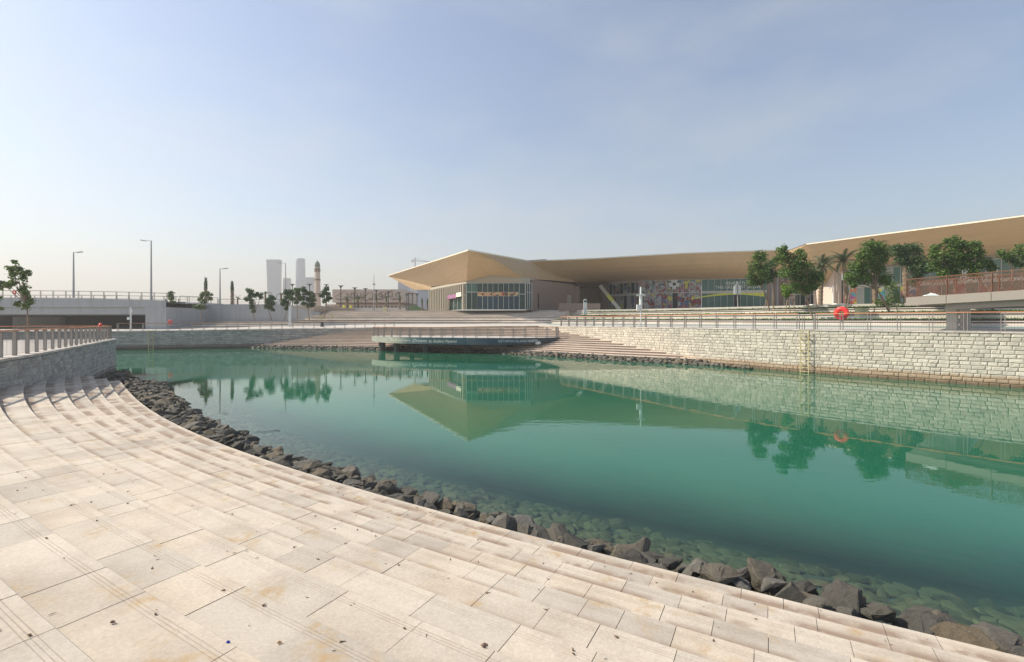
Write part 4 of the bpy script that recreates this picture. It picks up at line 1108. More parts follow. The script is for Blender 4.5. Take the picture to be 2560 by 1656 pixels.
# yellow swoosh film, football, lettering on the glass
dd2 = (C2_ - B2).normalized(); nn2 = Vector((dd2.y, -dd2.x, 0))
def onf(f, z, k=.15): p = B2.lerp(C2_, f) + nn2 * k; return Vector((p.x, p.y, z))
mb = MB(); N = 16
for i in range(N):
    f0, f1 = .38 + .60 * i / N, .38 + .60 * (i + 1) / N
    def zc(f): t = (f - .38) / .60; return 8.2 + 1.35 * math.sin(min(1, t * 1.35) * 1.5) - max(0, t - .75) * 1.2
    def hw(f): t = (f - .38) / .60; return .08 + .55 * t
    mb.add([onf(f0, zc(f0) - hw(f0), .06), onf(f1, zc(f1) - hw(f1), .06), onf(f1, zc(f1) + hw(f1) * .3, .06), onf(f0, zc(f0) + hw(f0) * .3, .06)], [(0, 1, 2, 3)])
mb.build('yellow_film', M['film_yellow'], r2)
fc_ = onf((1693 - 1597) / 320 * .97, 0, .14); fz = CH + (HY - 711) * 99 / F
ball = MB(); N = 20; ball.add([fc_ + dd2 * (1.05 * math.cos(2 * math.pi * i / N)) + Vector((0, 0, fz + 1.05 * math.sin(2 * math.pi * i / N))) for i in range(N)], [tuple(range(N))])
ball.build('football_print', M['letter_white'], r2)
mb = MB()
for (ox, oz, r) in ((0, 0, .38), (.75, .45, .22), (-.75, .45, .22), (.55, -.72, .22), (-.55, -.72, .22), (0, .92, .12)):
    mb.add([fc_ + nn2 * .02 + dd2 * (ox + r * math.cos(2 * math.pi * i / 5 + 1.57)) + Vector((0, 0, fz + oz + r * math.sin(2 * math.pi * i / 5 + 1.57))) for i in range(5)], [tuple(range(5))])
mb.build('football_patches', M['black'], r2)
mb = MB()
for (f0, z0_, w_, sgn) in ((.39, 8.1, 1.6, 1), (.43, 7.7, 1.2, -1), (.30, 8.4, 1.0, 1), (.16, 9.0, 1.2, 1), (.05, 7.6, .8, 1)):
    pts = [onf(f0 + .012 * j, z0_ + .5 * math.sin(j * 1.1) * sgn, .10) for j in range(7)]
    mb.tube(pts, [.10, .16, .2, .16, .2, .3, .12], 4)
mb.build('red_figures', plain('red_film', (.30, .04, .05), .4, .1, 1), r2)
def wall_text(root, body, p, d, z, wid, hgt, mat, nn):
    me = text_mesh(body, 1.0, offset=.01); co = np.array([tuple(v.co) for v in me.vertices]); x0, x1 = co[:, 0].min(), co[:, 0].max(); ch = co[:, 1].max()
    for v in me.vertices:
        q = p + d * ((v.co.x - x0) / (x1 - x0) * wid) + nn; v.co = (q.x, q.y, z + v.co.y / ch * hgt)
    me.materials.append(mat); link_mesh('lettering', me, root)
wall_text(r2, 'READY FOR', onf(.695, 0), dd2, 11.15, 4.6, .55, M['letter_white'], nn2 * .03)
wall_text(r2, 'THE GREATEST SHOW', onf(.615, 0), dd2, 10.3, 8.4, .6, M['letter_white'], nn2 * .03)
wall_text(r2, 'ON EARTH', onf(.69, 0), dd2, 9.42, 4.8, .55, M['letter_white'], nn2 * .05)
# brown end walls
mb = MB(); mb.prism([(PZ(1503, 108.5, 0).x, 108.5), (A2.x - .05, 107.3), (A2.x - .05, 125), (PZ(1503, 125, 0).x, 125)], Z2 - .6, 12.1); mb.build('end_wall', M['brown_wall'], r2)
mb = MB(); mb.prism([(C2_.x + .1, 93.8), (C2_.x + 5.2, 92.0), (C2_.x + 5.2, 118), (C2_.x + .1, 118)], Z2 - .6, 12.4); mb.build('end_wall', M['brown_wall'], r2)
for i in range(4):
    c = Vector((C2_.x + .6 + i * .9, 93.3 - i * .3, 0)); mb = MB(); mb.box(c.x - .12, c.x + .12, c.y - .25, c.y + .25, Z2, 12.2); mb.build('fin', M['grey_metal'], r2)
# sunlight streak at its left corner, modelled as a coloured bar: tan at the head, yellow in the middle, pale below
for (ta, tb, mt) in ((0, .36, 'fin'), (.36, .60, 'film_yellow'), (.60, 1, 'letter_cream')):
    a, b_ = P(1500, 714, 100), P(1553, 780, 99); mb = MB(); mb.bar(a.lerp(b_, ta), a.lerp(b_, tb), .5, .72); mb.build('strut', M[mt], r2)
# roof two
top2 = [P(1321, 653.5, 87.6), P(1400, 651, 89), P(1493, 647, 90.5), P(1600, 640.5, 91), P(1705, 634.5, 90.5), P(1800, 631, 90.5), P(1940, 627, 90), P(2010, 626, 90)]
bot2 = [P(1437, 706, 98.6), P(1470, 705, 101), P(1510, 703, 102), P(1597, 701, 100.2), P(1705, 698, 98), P(1800, 697, 96), P(1917, 694.5, 93.6), P(1990, 693, 93)]
mb = MB(); tc = catmull(top2, 5); bc = catmull(bot2, 5)
for i in range(len(tc) - 1):
    for j in range(6):
        def cv(i_, t):
            p = tc[i_].lerp(bc[i_], t); s_ = math.sin(t * math.pi); return p + Vector((0, -.9 * s_, -.55 * s_))
        mb.add([cv(i, j / 6), cv(i, (j + 1) / 6), cv(i + 1, (j + 1) / 6), cv(i + 1, j / 6)], [(0, 1, 2, 3)])
mb.build('soffit', M['roof_tan'], r2, smooth=True)
mb = MB(); mb.add([tuple(p) for p in bot2] + [(bot2[-1].x, 118, 12.4), (bot2[2].x, 118, 12.4), (bot2[0].x + 1, 100, 12)], [tuple(range(11))]); mb.build('soffit', M['roof_tan'], r2)
mb = MB(); mb.add([(p.x, p.y, p.z + .12) for p in top2] + [(top2[-1].x + 6, 130, 16.8), (8, 130, 16)], [tuple(range(10))]); mb.build('roof_top', M['roof_edge'], r2)
edge_strip(r2, top2, .12, .12)
# recessed link between two and three
r25 = empty('pavilion', (62, 104, ZB)); tag(r25, 'recessed dark glass link behind the palms, between the long and the right roof', 'building')
a, b_ = PZ(1960, 92, 0), PZ(2092, 92, 0)
facade(r25, a, b_, ZB + .1, 10.3, 10, [M['glass'], M['mural_dense'], M['glass']], M['glass_green'], 8.9)
mb = MB(); mb.box(a.x, b_.x + 4, 90.5, 104, 10.5, 11.6); mb.box(a.x, b_.x + 4, 92.2, 93, ZB - .5, 10.4); mb.build('soffit_band', M['brown_wall'], r25)
# pavilion three
r3 = empty('pavilion', (66, 78, ZB)); tag(r3, 'nearest pavilion at the right edge with a wide tan roof above bright printed glass', 'building')
Z3 = 6.3
W3 = [PZ(2108, 85, 0), PZ(2270, 80, 0), PZ(2480, 71, 0), PZ(2640, 64.5, 0)]
mb = MB(); mb.prism([(W3[0].x - 1.5, 84.6), (W3[1].x, 79.6), (W3[2].x, 70.5), (W3[3].x, 64), (W3[3].x + 20, 64), (W3[3].x + 20, 110), (W3[0].x - 1.5, 110)], ZB - .6, Z3 - .05); mb.build('plinth', M['white_stone'], r3)
facade(r3, W3[0], W3[1], Z3, 13.0, 9, [M['mural_bright'], M['mural_bright'], M['glass_pale'], M['glass_green']], [M['glass_pale'], M['glass_green'], M['glass_green']], 9.9, tr_gap=.5, skip=(4,))
facade(r3, W3[1], W3[2], Z3, 13.0, 7, [M['mural'], M['glass_green']], M['glass_green'], 9.9, tr_gap=.5)
facade(r3, W3[2], W3[3], Z3, 13.0, 6, M['glass_green'], M['glass_green'], 9.9, tr_gap=.5)
d3 = (W3[2] - W3[1]).normalized(); n3 = Vector((d3.y, -d3.x, 0))
t1, t2 = W3[1].lerp(W3[2], .66), W3[1].lerp(W3[2], .57)
wall_text(r3, 'READY FOR', W3[1].lerp(W3[2], .62), d3, 11.2, 5.0, .85, M['letter_white'], n3 * .16)
wall_text(r3, 'THE GREATEST SHOW', W3[1].lerp(W3[2], .45), d3, 10.0, 9.6, .85, M['letter_white'], n3 * .16)
mb = MB()
for p, q in zip(W3, W3[1:]): wallbox(mb, p, q, 13.13, 13.75, .4)
mb.build('wall_head', M['taupe'], r3)
mb = MB(); a, b_ = PZ(2087, 84, 0), PZ(2107, 84.6, 0); mb.prism([(a.x, 84.2), (b_.x, 84.9), (b_.x, 90), (a.x, 90)], ZB - .5, 14.0); mb.build('end_wall', M['beige_wall'], r3)
for k, off in enumerate((0, 1.0, -1.0)):
    c = P(2097, 730, 83); mb = MB(); mb.box(c.x + off * .35 - .06, c.x + off * .35 + .06, 82.9, 83.0, ZB + (0 if k == 0 else 3.2), ZB + (7.2 if k == 0 else 6)); mb.build('sign_post', M['steel_post'], r3)
top3 = [P(2016, 611, 82), P(2100, 600, 78), P(2220, 584, 72.5), P(2355, 566.7, 66.5), P(2460, 553, 62.8), P(2560, 540, 59.8), P(2700, 522, 56)]
bot3 = [P(2060, 711, 86), P(2110, 676, 84.5), P(2212, 664, 81), P(2312, 653, 77.5), P(2480, 638.5, 70.5), P(2640, 624, 64), P(2720, 616, 61)]
mb = MB(); tc = catmull(top3, 5); bc = catmull(bot3, 5)
for i in range(len(tc) - 1):
    for j in range(6):
        def cv(i_, t):
            p = tc[i_].lerp(bc[i_], t); s_ = math.sin(t * math.pi); return p + Vector((-.3 * s_, -.5 * s_, -.5 * s_))
        mb.add([cv(i, j / 6), cv(i, (j + 1) / 6), cv(i + 1, (j + 1) / 6), cv(i + 1, j / 6)], [(0, 1, 2, 3)])
mb.build('soffit', M['roof_tan'], r3, smooth=True)
mb = MB(); mb.add([(p.x, p.y, p.z + .12) for p in top3] + [(120, 60, 17.3), (110, 140, 17.3), (60, 130, 17)], [tuple(range(10))]); mb.build('roof_top', M['roof_edge'], r3)
mb = MB(); mb.add([tuple(top3[0]), tuple(bot3[0]), (60, 128, 11.5), (60, 130, 17)], [(0, 1, 2, 3)]); mb.build('soffit', M['roof_tan'], r3)
edge_strip(r3, top3, .18, .14)
# low ramp wall between pavilions
mb = MB(); a, b_ = PZ(1398, 84.5, 0), PZ(1501, 86, 0); wallbox(mb, a, b_, ZB - .3, 6.95, .3); o = mb.build('ramp_wall', M['brown_wall']); tag(o, 'low dark ramp wall between the pointed and the long pavilion', 'wall')

# ------------------------------------------------------------------ road bridge on the left
ZR0, ZR1 = 7.35, 7.0
br = empty('road_bridge', (-75, 76, 2.4)); tag(br, 'grey concrete road bridge crossing behind the near promenade', 'bridge')
xl, xr = -100, PZ(415, 74, 0).x
def ztop(x): t = min(1, max(0, (x - (-80)) / (xr + 80))); return 7.42 - .42 * t * t
mb = MB(); N = 14
for i in range(N):
    a, b_ = xl + (xr - xl) * i / N, xl + (xr - xl) * (i + 1) / N
    za, zb2 = ztop(a), ztop(b_)
    for (y0, y1, lo, hi_) in ((74, 74.45, 5.95, 0), (88, 88.45, 5.95, 0), (74.45, 88, 6.0, -.35)):
        mb.add([(a, y0, lo), (b_, y0, lo), (b_, y1, lo), (a, y1, lo), (a, y0, za + hi_), (b_, y0, zb2 + hi_), (b_, y1, zb2 + hi_), (a, y1, za + hi_)], [(0, 1, 5, 4), (3, 2, 1, 0), (4, 5, 6, 7), (2, 3, 7, 6)])
mb.build('parapet', M['bridge_paint'], br)
xg = PZ(363, 74, 0).x
mb = MB(); mb.box(xl, xg, 74.28, 87.9, 4.8, 5.93); mb.build('girder', M['bridge_paint'], br)
mb = MB(); mb.box(xg + .02, xr, 74.02, 88, 2.3, 5.94); mb.build('abutment', M['bridge_paint'], br)
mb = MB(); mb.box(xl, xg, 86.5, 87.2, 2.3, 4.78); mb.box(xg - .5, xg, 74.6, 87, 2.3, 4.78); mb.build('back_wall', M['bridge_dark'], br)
mb = MB(); a, b_ = PZ(47, 80, 0), PZ(150, 84, 0); mb.prism([(a.x, 79), (b_.x, 84), (b_.x, 85), (a.x, 80.2)], 2.3, 4.5); mb.build('pier_wall', M['concrete'], br)
rp = [Vector((x, 74.2, ztop(x))) for x in np.linspace(-88, xr, 20)]
railing('railing', 'grey steel railing along the near edge of the road bridge', rp, 1.15, 2.0, 'thin', wood=False)
rp = [Vector((x, 88.2, ztop(x))) for x in np.linspace(-98, xr - 2, 20)]
railing('railing', 'second grey railing on the far edge of the road bridge', rp, 1.1, 2.2, 'thin', wood=False)
# retaining wall and its rail
rw = MB(); a, b_ = PZ(458, 84, 0), PZ(700, 85.5, 0); wallbox(rw, a, b_, 2.2, 6.75, .5)
c_ = PZ(800, 86, 0)
rw.add([(b_.x, b_.y, 2.2), (c_.x, c_.y, 2.2), (c_.x, c_.y, 5.3), (b_.x, b_.y, 6.7), (b_.x, b_.y + .5, 2.2), (c_.x, c_.y + .5, 2.2), (c_.x, c_.y + .5, 5.3), (b_.x, b_.y + .5, 6.7)], [(0, 1, 2, 3), (3, 2, 6, 7), (1, 5, 6, 2), (5, 4, 7, 6)])
o = rw.build('retaining_wall', M['bridge_paint']); tag(o, 'plain grey concrete retaining wall between scaffold and mosque', 'wall')
railing('railing', 'thin horizontal railing on top of the grey retaining wall', [Vector((PZ(545, 84.7, 0).x, 84.9, 6.75)), Vector((PZ(700, 85.6, 0).x, 85.8, 6.72))], .95, 2.4, 'thin', wood=False)
railing('railing', 'dark barred railing on the left end of the retaining wall', [Vector((PZ(446, 84, 0).x, 84.4, 7.1)), Vector((PZ(543, 84.6, 0).x, 84.7, 6.8))], 1.15, 1.6, 'bars', wood=False)
# raw gap with stone rubble courses and a scaffold before it
mb = MB(); a, b_ = PZ(416, 86, 0), PZ(457, 86, 0); mb.box(a.x, b_.x, 85.5, 86.5, 2.3, 6.2); o = mb.build('block_wall', M['concrete']); tag(o, 'unfinished recessed concrete wall behind the scaffold', 'wall')
sc = empty('scaffold', PZ(440, 82, 2.4)); tag(sc, 'rusty tube scaffold standing between bridge and retaining wall', 'scaffold')
for yy in (81.5, 83.2):
    for xp in (414, 430, 447, 463):
        c = PZ(xp, yy, 0); mb = MB(); mb.tube([(c.x, yy, 2.4), (c.x, yy, 7.6 if xp < 460 else 6.6)], .085, 6); mb.build('standard', M['pier'], sc)
    for zz in (3.6, 4.9, 6.2, 7.0):
        c, d = PZ(414, yy, 0), PZ(463, yy, 0); mb = MB(); mb.tube([(c.x, yy, zz), (d.x, yy, zz)], .075, 6); mb.build('ledger', M['pier'], sc)
for zz in (4.95, 6.25):
    c, d = PZ(431, 82, 0), PZ(462, 82, 0); mb = MB(); mb.box(c.x, d.x, 81.6, 83.1, zz, zz + .06); mb.build('plank', M['stake'], sc)

# ------------------------------------------------------------------ street lamps
def street_lamp(label, x, ytop, ybase, d, arm, mat='grey_metal', group=None):
    b_ = P(x, ybase, d); t = P(x, ytop, d); rt = empty('street_lamp', b_); tag(rt, label, 'street lamp', group)
    H = t.z - b_.z; mb = MB(); mb.tube([b_, b_ + Vector((0, 0, H * .5)), t], [.16, .12, .08], 8); mb.build('pole', M[mat], rt)
    al = px(arm, d); e = t + Vector((al, 0, -.02)); mb = MB(); mb.tube([t + Vector((0, 0, -.05)), t + Vector((al * .5, 0, 0)), e], .05, 6); mb.build('arm', M[mat], rt)
    s_ = 1 if arm > 0 else -1; mb = MB(); mb.obox(e + Vector((s_ * .35, 0, .03)), (.42, 0, .06 * s_), (0, .16, 0), (0, 0, .06)); mb.build('lamp_head', M[mat], rt)
street_lamp('tall grey street lamp on the bridge, arm pointing right, above the sparse tree side', 184, 631, 745, 76, 10)
street_lamp('tallest grey street lamp at the right end of the bridge, arm pointing left', 378, 602, 751, 76, -14)
street_lamp('slim street lamp on the raised ground between two bare palm trunks', 550, 672, 762, 88, 9)
street_lamp('street lamp behind the dark tree row, in front of the widest glass tower', 714, 658, 768, 110, -13)
mb_ = P(935, 781, 92); rt = empty('mast', mb_); tag(rt, 'thin tall grey mast on the stepped terrace before the mosque', 'mast')
mb = MB(); mb.tube([mb_, P(935, 730, 92), P(935, 686, 92)], [.12, .08, .04], 6); mb.build('pole', M['grey_metal'], rt)
mb = MB(); c = P(935, 711, 92); mb.obox(c, (.25, 0, 0), (0, .1, 0), (0, 0, .12)); mb.build('collar', M['grey_metal'], rt)
def park_lamp(x, yt, yb, d, label):
    b_ = P(x, yb, d); t = P(x, yt, d); rt = empty('park_lamp', b_); tag(rt, label, 'lamp post', 'T-shaped park lamps before the mosque')
    mb = MB(); mb.tube([b_, t], .11, 6); mb.build('pole', M['dark_metal'], rt)
    mb = MB(); mb.obox(t, (.55, 0, 0), (0, .3, 0), (0, 0, .07)); mb.obox(t - Vector((0, 0, .25)), (.2, 0, 0), (0, .15, 0), (0, 0, .18)); mb.build('lamp_head', M['dark_metal'], rt)
LAMPS = ['park lamp rising above the third dark tree', 'park lamp rising above the widest dark tree', 'park lamp topping out above the last dark tree', 'tallest free standing park lamp, at the left end of the script wall',
 'park lamp before the first third of the script wall', 'park lamp left of the thin grey mast', 'park lamp just right of the thin grey mast, by a bare palm', 'park lamp before the right half of the script wall', 'park lamp at the right end of the script wall',
 'leftmost of the close group of park lamps below the roof tip', 'second of the close group of park lamps below the roof tip', 'park lamp before the pale block with stair slots', 'park lamp nearest to the pointed pavilion']
for i_, (x, yt, yb, d) in enumerate(((731, 711, 770, 120), (774, 711, 770, 120), (816, 712, 770, 122), (852, 715, 771, 110), (887, 720, 771, 116), (914, 722, 771, 120), (941, 726, 771, 125), (970.6, 729.5, 772, 128), (997.6, 732, 773, 130), (1017, 736, 777, 130), (1021.5, 733, 777, 125), (1031, 734, 777, 130), (1042.5, 735, 777, 125))):
    park_lamp(x, yt, yb, d, LAMPS[i_])

# ------------------------------------------------------------------ mosque, towers, crane
mq = empty('mosque', P(915, 772, 150)); tag(mq, 'sand coloured mosque hall with dark script across its front', 'building')
a, b_ = P(831, 756.5, 150), P(1008.5, 724, 150); 
mb = MB(); mb.box(a.x, b_.x, 150, 172, a.z, b_.z); mb.build('upper_hall', M['mosque'], mq)
gz = 5.75
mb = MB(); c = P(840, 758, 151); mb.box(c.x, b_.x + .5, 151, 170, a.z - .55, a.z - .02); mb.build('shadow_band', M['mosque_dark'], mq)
lx0, lx1 = P(815, 770, 151.5).x, P(1005, 770, 151.5).x
mb = MB(); mb.box(lx0, lx1, 151.5, 170, gz, a.z - .57); mb.build('ground_floor', M['mosque'], mq)
for i in range(20):
    xx = lx0 + .8 + (lx1 - lx0 - 1.6) * i / 19; mb = MB(); mb.box(xx - .28, xx + .28, 151.38, 151.49, gz + 1.0, a.z - 1.1); mb.build('window', M['mosque_dark'], mq)
mb = MB(); rr_ = random.Random(5)
x0c, x1c = P(846, 0, 149.9).x, P(998, 0, 149.9).x; zl, zh = P(0, 749, 150).z, P(0, 729, 150).z
for i in range(17):       # upright letters
    x = x0c + (x1c - x0c) * (i + .6 + rr_.uniform(-.2, .2)) / 17.5
    if i in (1, 8): continue
    lean = rr_.uniform(-.25, .1); mb.tube([(x, 149.86, zl + rr_.uniform(.3, .9)), (x + lean * .5, 149.86, (zl + zh) / 2), (x + lean, 149.86, zh - rr_.uniform(0, .6))], .10, 4)
for i in range(15):       # bowls and sweeps below and across
    x = x0c + (x1c - x0c) * (i + rr_.uniform(0, .6)) / 15; w = rr_.uniform(1.1, 2.3); z = zl + rr_.uniform(.2, 1.1)
    mb.tube([(x + w * math.cos(t_) * .7 + .5, 149.84, z + .55 * math.sin(t_) * w * .5) for t_ in np.linspace(3.3, 6.2, 7)], [.05, .1, .13, .13, .1, .08, .04], 4)
    if i % 3 == 0: mb.tube([(x - 1.2, 149.82, z + .3), (x, 149.82, z + .9), (x + 1.4, 149.82, z + 1.9), (x + 2.6, 149.82, z + 2.1)], [.05, .11, .1, .05], 4)
for i in range(26):
    x = rr_.uniform(x0c, x1c); z = rr_.uniform(zl + .2, zh - .2); mb.obox((x, 149.86, z), (.10, 0, .10), (0, .03, 0), (-.10, 0, .10))
mb.build('script', M['mosque_dark'], mq)
mn = empty('minaret', P(792, 772, 165)); tag(mn, 'tall slender stone minaret with a green ribbed cap', 'minaret')
def mz(y): return P(0, y, 165).z
xm = P(793.5, 0, 165).x
mb = MB(); w = lambda s: px(s, 165) / 2
mb.tube([(xm, 165, 5.5), (xm, 165, mz(736)), (xm, 165, mz(700)), (xm, 165, mz(668.5))], [w(17.5) * 1.08, w(16), w(14.8), w(12.6)], 8); mb.build('shaft', M['mosque'], mn)
for (y, k) in ((700, 15.6), (735.5, 17)):
    mb = MB(); mb.tube([(xm, 165, mz(y + 1.8)), (xm, 165, mz(y - 1.8))], w(k) * 1.03, 8); mb.build('band', M['mosque_dark'], mn)
for i in range(8):
    a_ = math.pi / 4 * i; r = w(13.4) * .97; mb = MB(); c = Vector((xm + r * math.sin(a_), 165 - r * math.cos(a_), mz(676))); t_ = Vector((math.cos(a_), math.sin(a_), 0)); mb.obox(c, t_ * .22, Vector((math.sin(a_), -math.cos(a_), 0)) * .07, (0, 0, px(4.6, 165))); mb.build('opening', M['mosque_dark'], mn)
mb = MB(); zc0, zc1 = mz(668), mz(654)
mb.tube([(xm, 165, zc0), (xm, 165, zc0 + .25)], w(13.4), 12)
for k in range(12):
    a_ = 2 * math.pi * k / 12; mb.tube([(xm + w(12.4) * math.cos(a_) * math.cos(t_) , 165 + w(12.4) * math.sin(a_) * math.cos(t_), zc0 + (zc1 - zc0) * math.sin(t_)) for t_ in np.linspace(0, 1.5, 7)], .07, 4)
mb.tube([(xm, 165, zc0 + (zc1 - zc0) * math.sin(t_)) for t_ in np.linspace(0, 1.57, 8)], [w(11.5) * math.cos(t_) + .02 for t_ in np.linspace(0, 1.57, 8)], 12)
mb.build('cap', M['dome'], mn)
mb = MB(); mb.tube([(xm, 165, zc1 - .1), (xm, 165, mz(648))], [.09, .03], 5); mb.build('finial', M['dark_metal'], mn)
def tower(label, prof, d, depth, mat, n=20, square=False, x=None):
    """prof: (xleft, xright, y) rows in photo pixels, top first"""
    rt = empty('tower', P((prof[-1][0] + prof[-1][1]) / 2, 801, d)); tag(rt, label, 'skyscraper')
    mb = MB(); rows = []
    for (xa, xb, y) in prof:
        a, c = P(xa, y, d), P(xb, y, d); cx, hw, z = (a.x + c.x) / 2, (c.x - a.x) / 2, a.z
        if square: rows.append([(cx - hw, d - depth / 2, z), (cx + hw, d - depth / 2, z), (cx + hw, d + depth / 2, z), (cx - hw, d + depth / 2, z)])
        else: rows.append([(cx + hw * math.cos(t), d + depth / 2 * math.sin(t), z) for t in np.linspace(0, 2 * math.pi, n, endpoint=False)])
    k = len(rows[0]); b0 = 0
    for r in rows: mb.v += r
    for i in range(len(rows) - 1):
        for j in range(k):
            j2 = (j + 1) % k; mb.f.append((i * k + j, i * k + j2, (i + 1) * k + j2, (i + 1) * k + j)); mb.m.append(0); mb.a.append(.5)
    mb.f.append(tuple(range(k))); mb.m.append(0); mb.a.append(.5)
    mb.build('shell', mat, rt)
    bb = MB(); z0, z1 = rows[-1][0][2], rows[0][0][2]
    nfl = max(4, int((z1 - z0) / 9))
    for q in range(1, nfl):
        t = q / nfl; f = t * (len(rows) - 1)
        i = min(len(rows) - 2, int(f)); 
        zq = rows[i][0][2] + (rows[i + 1][0][2] - rows[i][0][2]) * (f - i)
        ring = [Vector(rows[i][j]).lerp(Vector(rows[i + 1][j]), f - i) for j in range(k)]; cc = sum(ring, Vector()) / k
        bb.prism([((p.x - cc.x) * 1.012 + cc.x, (p.y - cc.y) * 1.012 + cc.y) for p in ring], zq - .7, zq + .7)
    bb.build('floor_bands', M['tower_band'], rt)
    return rt
FAR = 900
tower('widest hazy glass tower, waisted, left of the minaret', [(668.5, 702, 650), (669.5, 701.5, 672), (670.5, 701, 695), (671, 701, 720), (672, 700.5, 745), (673, 700.5, 772), (673, 700.5, 801)], FAR, 9, M['tower'], square=True)
tower('tall hazy tower with rounded crown, left of the minaret', [(744, 761.5, 647), (740.5, 762, 653), (740, 762.5, 670), (740, 763.5, 700), (739, 764, 735), (739, 764, 801)], FAR, 14, M['tower_pale'])
tower('short hazy block between the two tall towers', [(710, 726, 696), (709, 726.5, 720), (709, 726.5, 801)], FAR + 30, 6, M['tower'], square=True)
tower('short flat hazy block right beside the minaret', [(764.5, 785.5, 694), (764, 786, 730), (763, 787, 801)], FAR + 30, 6, M['tower'], square=True)
tower('blue tower under construction below the tip of the pointed roof', [(999, 1027, 706), (999, 1029, 740), (999, 1030, 801)], 700, 20, M['tower'], square=True)
tower('low blue block behind the park lamps', [(1029, 1049, 748), (1029, 1049, 801)], 720, 20, M['tower'], square=True)
tower('wide blue tower partly behind the pointed pavilion', [(1047, 1084, 716), (1047, 1084, 801)], 600, 18, M['tower'], square=True)
tower('pale block with stair slots between the blue towers', [(1034, 1046, 700), (1034, 1046, 801)], 800, 16, M['tower_pale'], square=True)
cr = empty('tower_crane', P(1038, 801, 690)); tag(cr, 'thin tower crane above the tip of the pointed roof', 'crane')
mb = MB(); mb.bar(P(1038, 801, 690), P(1038, 645, 690), 1.6, 1.6, up=(0, 1, 0)); mb.build('mast', M['grey_metal'], cr)
mb = MB(); mb.bar(P(1029, 651.5, 690), P(1078, 655, 690), 1.0, 1.1); mb.bar(P(1038, 645, 690), P(1068, 654, 690), .35, .35); mb.bar(P(1038, 645, 690), P(1030, 651, 690), .35, .35); mb.build('jib', M['grey_metal'], cr)
mb = MB(); mb.obox(P(1031.5, 653.5, 690), (1.5, 0, 0), (0, 1, 0), (0, 0, 1.2)); mb.build('counterweight', M['grey_metal'], cr)

# ------------------------------------------------------------------ footbridge on the right
FB0 = Vector((26.1, 31.3, 0)); FBd = (Vector((29.5, 27.1, 0)) - FB0).normalized(); FBn = Vector((-FBd.y, FBd.x, 0))
if FBn.y < 0: FBn = -FBn
fb = empty('footbridge', (FB0.x, FB0.y, 3.2)); tag(fb, 'footbridge with rust coloured pierced parapets at the right edge', 'footbridge')
def fbz(s): return .0 + s * .045
Lb_ = 26.0; npan = 13; pw = Lb_ / npan
for side, off in ((0, 0.0), (1, 3.2)):
    for i in range(npan):
        s0_, s1_ = i * pw, (i + 1) * pw; p, q = FB0 + FBd * s0_ + FBn * off, FB0 + FBd * s1_ + FBn * off
        z0, z1 = 4.87 + fbz(s0_), 4.87 + fbz(s1_)
        g_ = FBd * .012
        mb = MB(); outn = -FBn if side == 0 else FBn
        a, c = p + g_, q - g_
        vs = [(a.x, a.y, z0), (c.x, c.y, z1), (c.x, c.y, z1 + .54), (a.x, a.y, z0 + .54)]
        ib = outn * -.12; vs += [(v[0] + ib.x, v[1] + ib.y, v[2]) for v in vs]
        mb.add(vs, [(0, 1, 2, 3), (5, 4, 7, 6), (3, 2, 6, 7), (4, 5, 1, 0), (4, 0, 3, 7), (1, 5, 6, 2)]); mb.build('fascia_panel', M['taupe'], fb)
        # pierced panel: frame plus irregular web
        r = random.Random(i * 7 + side); mb = MB(); up = Vector((0, 0, 1)); pz0 = z0 + .56; hh = 1.16
        def pt(u, v): return (p + outn * -.05).lerp(q + outn * -.05, u) + up * ((pz0 + fbz(u * pw)) + v * hh)
        mb.bar(pt(.0, 0), pt(1, 0), .03, .05); mb.bar(pt(0, 1), pt(1, 1), .06, .06); mb.bar(pt(.02, 0), pt(.02, 1), .05, .07, up=(1, 0, 0))
        gx, gy = 15, 9; P2 = {}
        for ix in range(gx + 1):
            for iy in range(gy + 1): P2[ix, iy] = (min(1, max(0, (ix + r.uniform(-.42, .42)) / gx)), min(1, max(0, (iy + r.uniform(-.42, .42)) / gy)))
        for ix in range(gx):
            for iy in range(gy):
                for (jx, jy) in ((ix + 1, iy), (ix, iy + 1), (ix + 1, iy + 1)):
                    if r.random() < .85: mb.bar(pt(*P2[ix, iy]), pt(*P2[jx, jy]), .012, r.uniform(.035, .075), up=tuple(outn))
        mb.build('pierced_panel', M['corten'], fb)
mb = MB(); p, q = FB0 + FBn * 1.6, FB0 + FBd * Lb_ + FBn * 1.6
for i in range(npan):
    a, c = FB0 + FBd * (i * pw) + FBn * 1.6, FB0 + FBd * ((i + 1) * pw) + FBn * 1.6
    za, zc_ = 5.0 + fbz(i * pw), 5.0 + fbz((i + 1) * pw); hw = FBn * 1.46
    mb.add([(a + hw)[:2] + (za,) if False else (a.x + hw.x, a.y + hw.y, za), (c.x + hw.x, c.y + hw.y, zc_), (c.x - hw.x, c.y - hw.y, zc_), (a.x - hw.x, a.y - hw.y, za),
            (a.x + hw.x, a.y + hw.y, za + .35), (c.x + hw.x, c.y + hw.y, zc_ + .35), (c.x - hw.x, c.y - hw.y, zc_ + .35), (a.x - hw.x, a.y - hw.y, za + .35)], [(0, 1, 2, 3), (7, 6, 5, 4), (0, 3, 7, 4), (1, 5, 6, 2)])
mb.build('deck_slab', M['concrete'], fb)
mb = MB(); c1, c2 = FB0 + FBd * 1.9 + FBn * 1.0, FB0 + FBd * Lb_ + FBn * 1.0
mb.add([], []) ; mb.bar(Vector((c1.x, c1.y, 4.78)) , Vector((c2.x, c2.y, 4.75 + fbz(Lb_))), 1.4, .4); mb.build('girder', M['taupe'], fb)
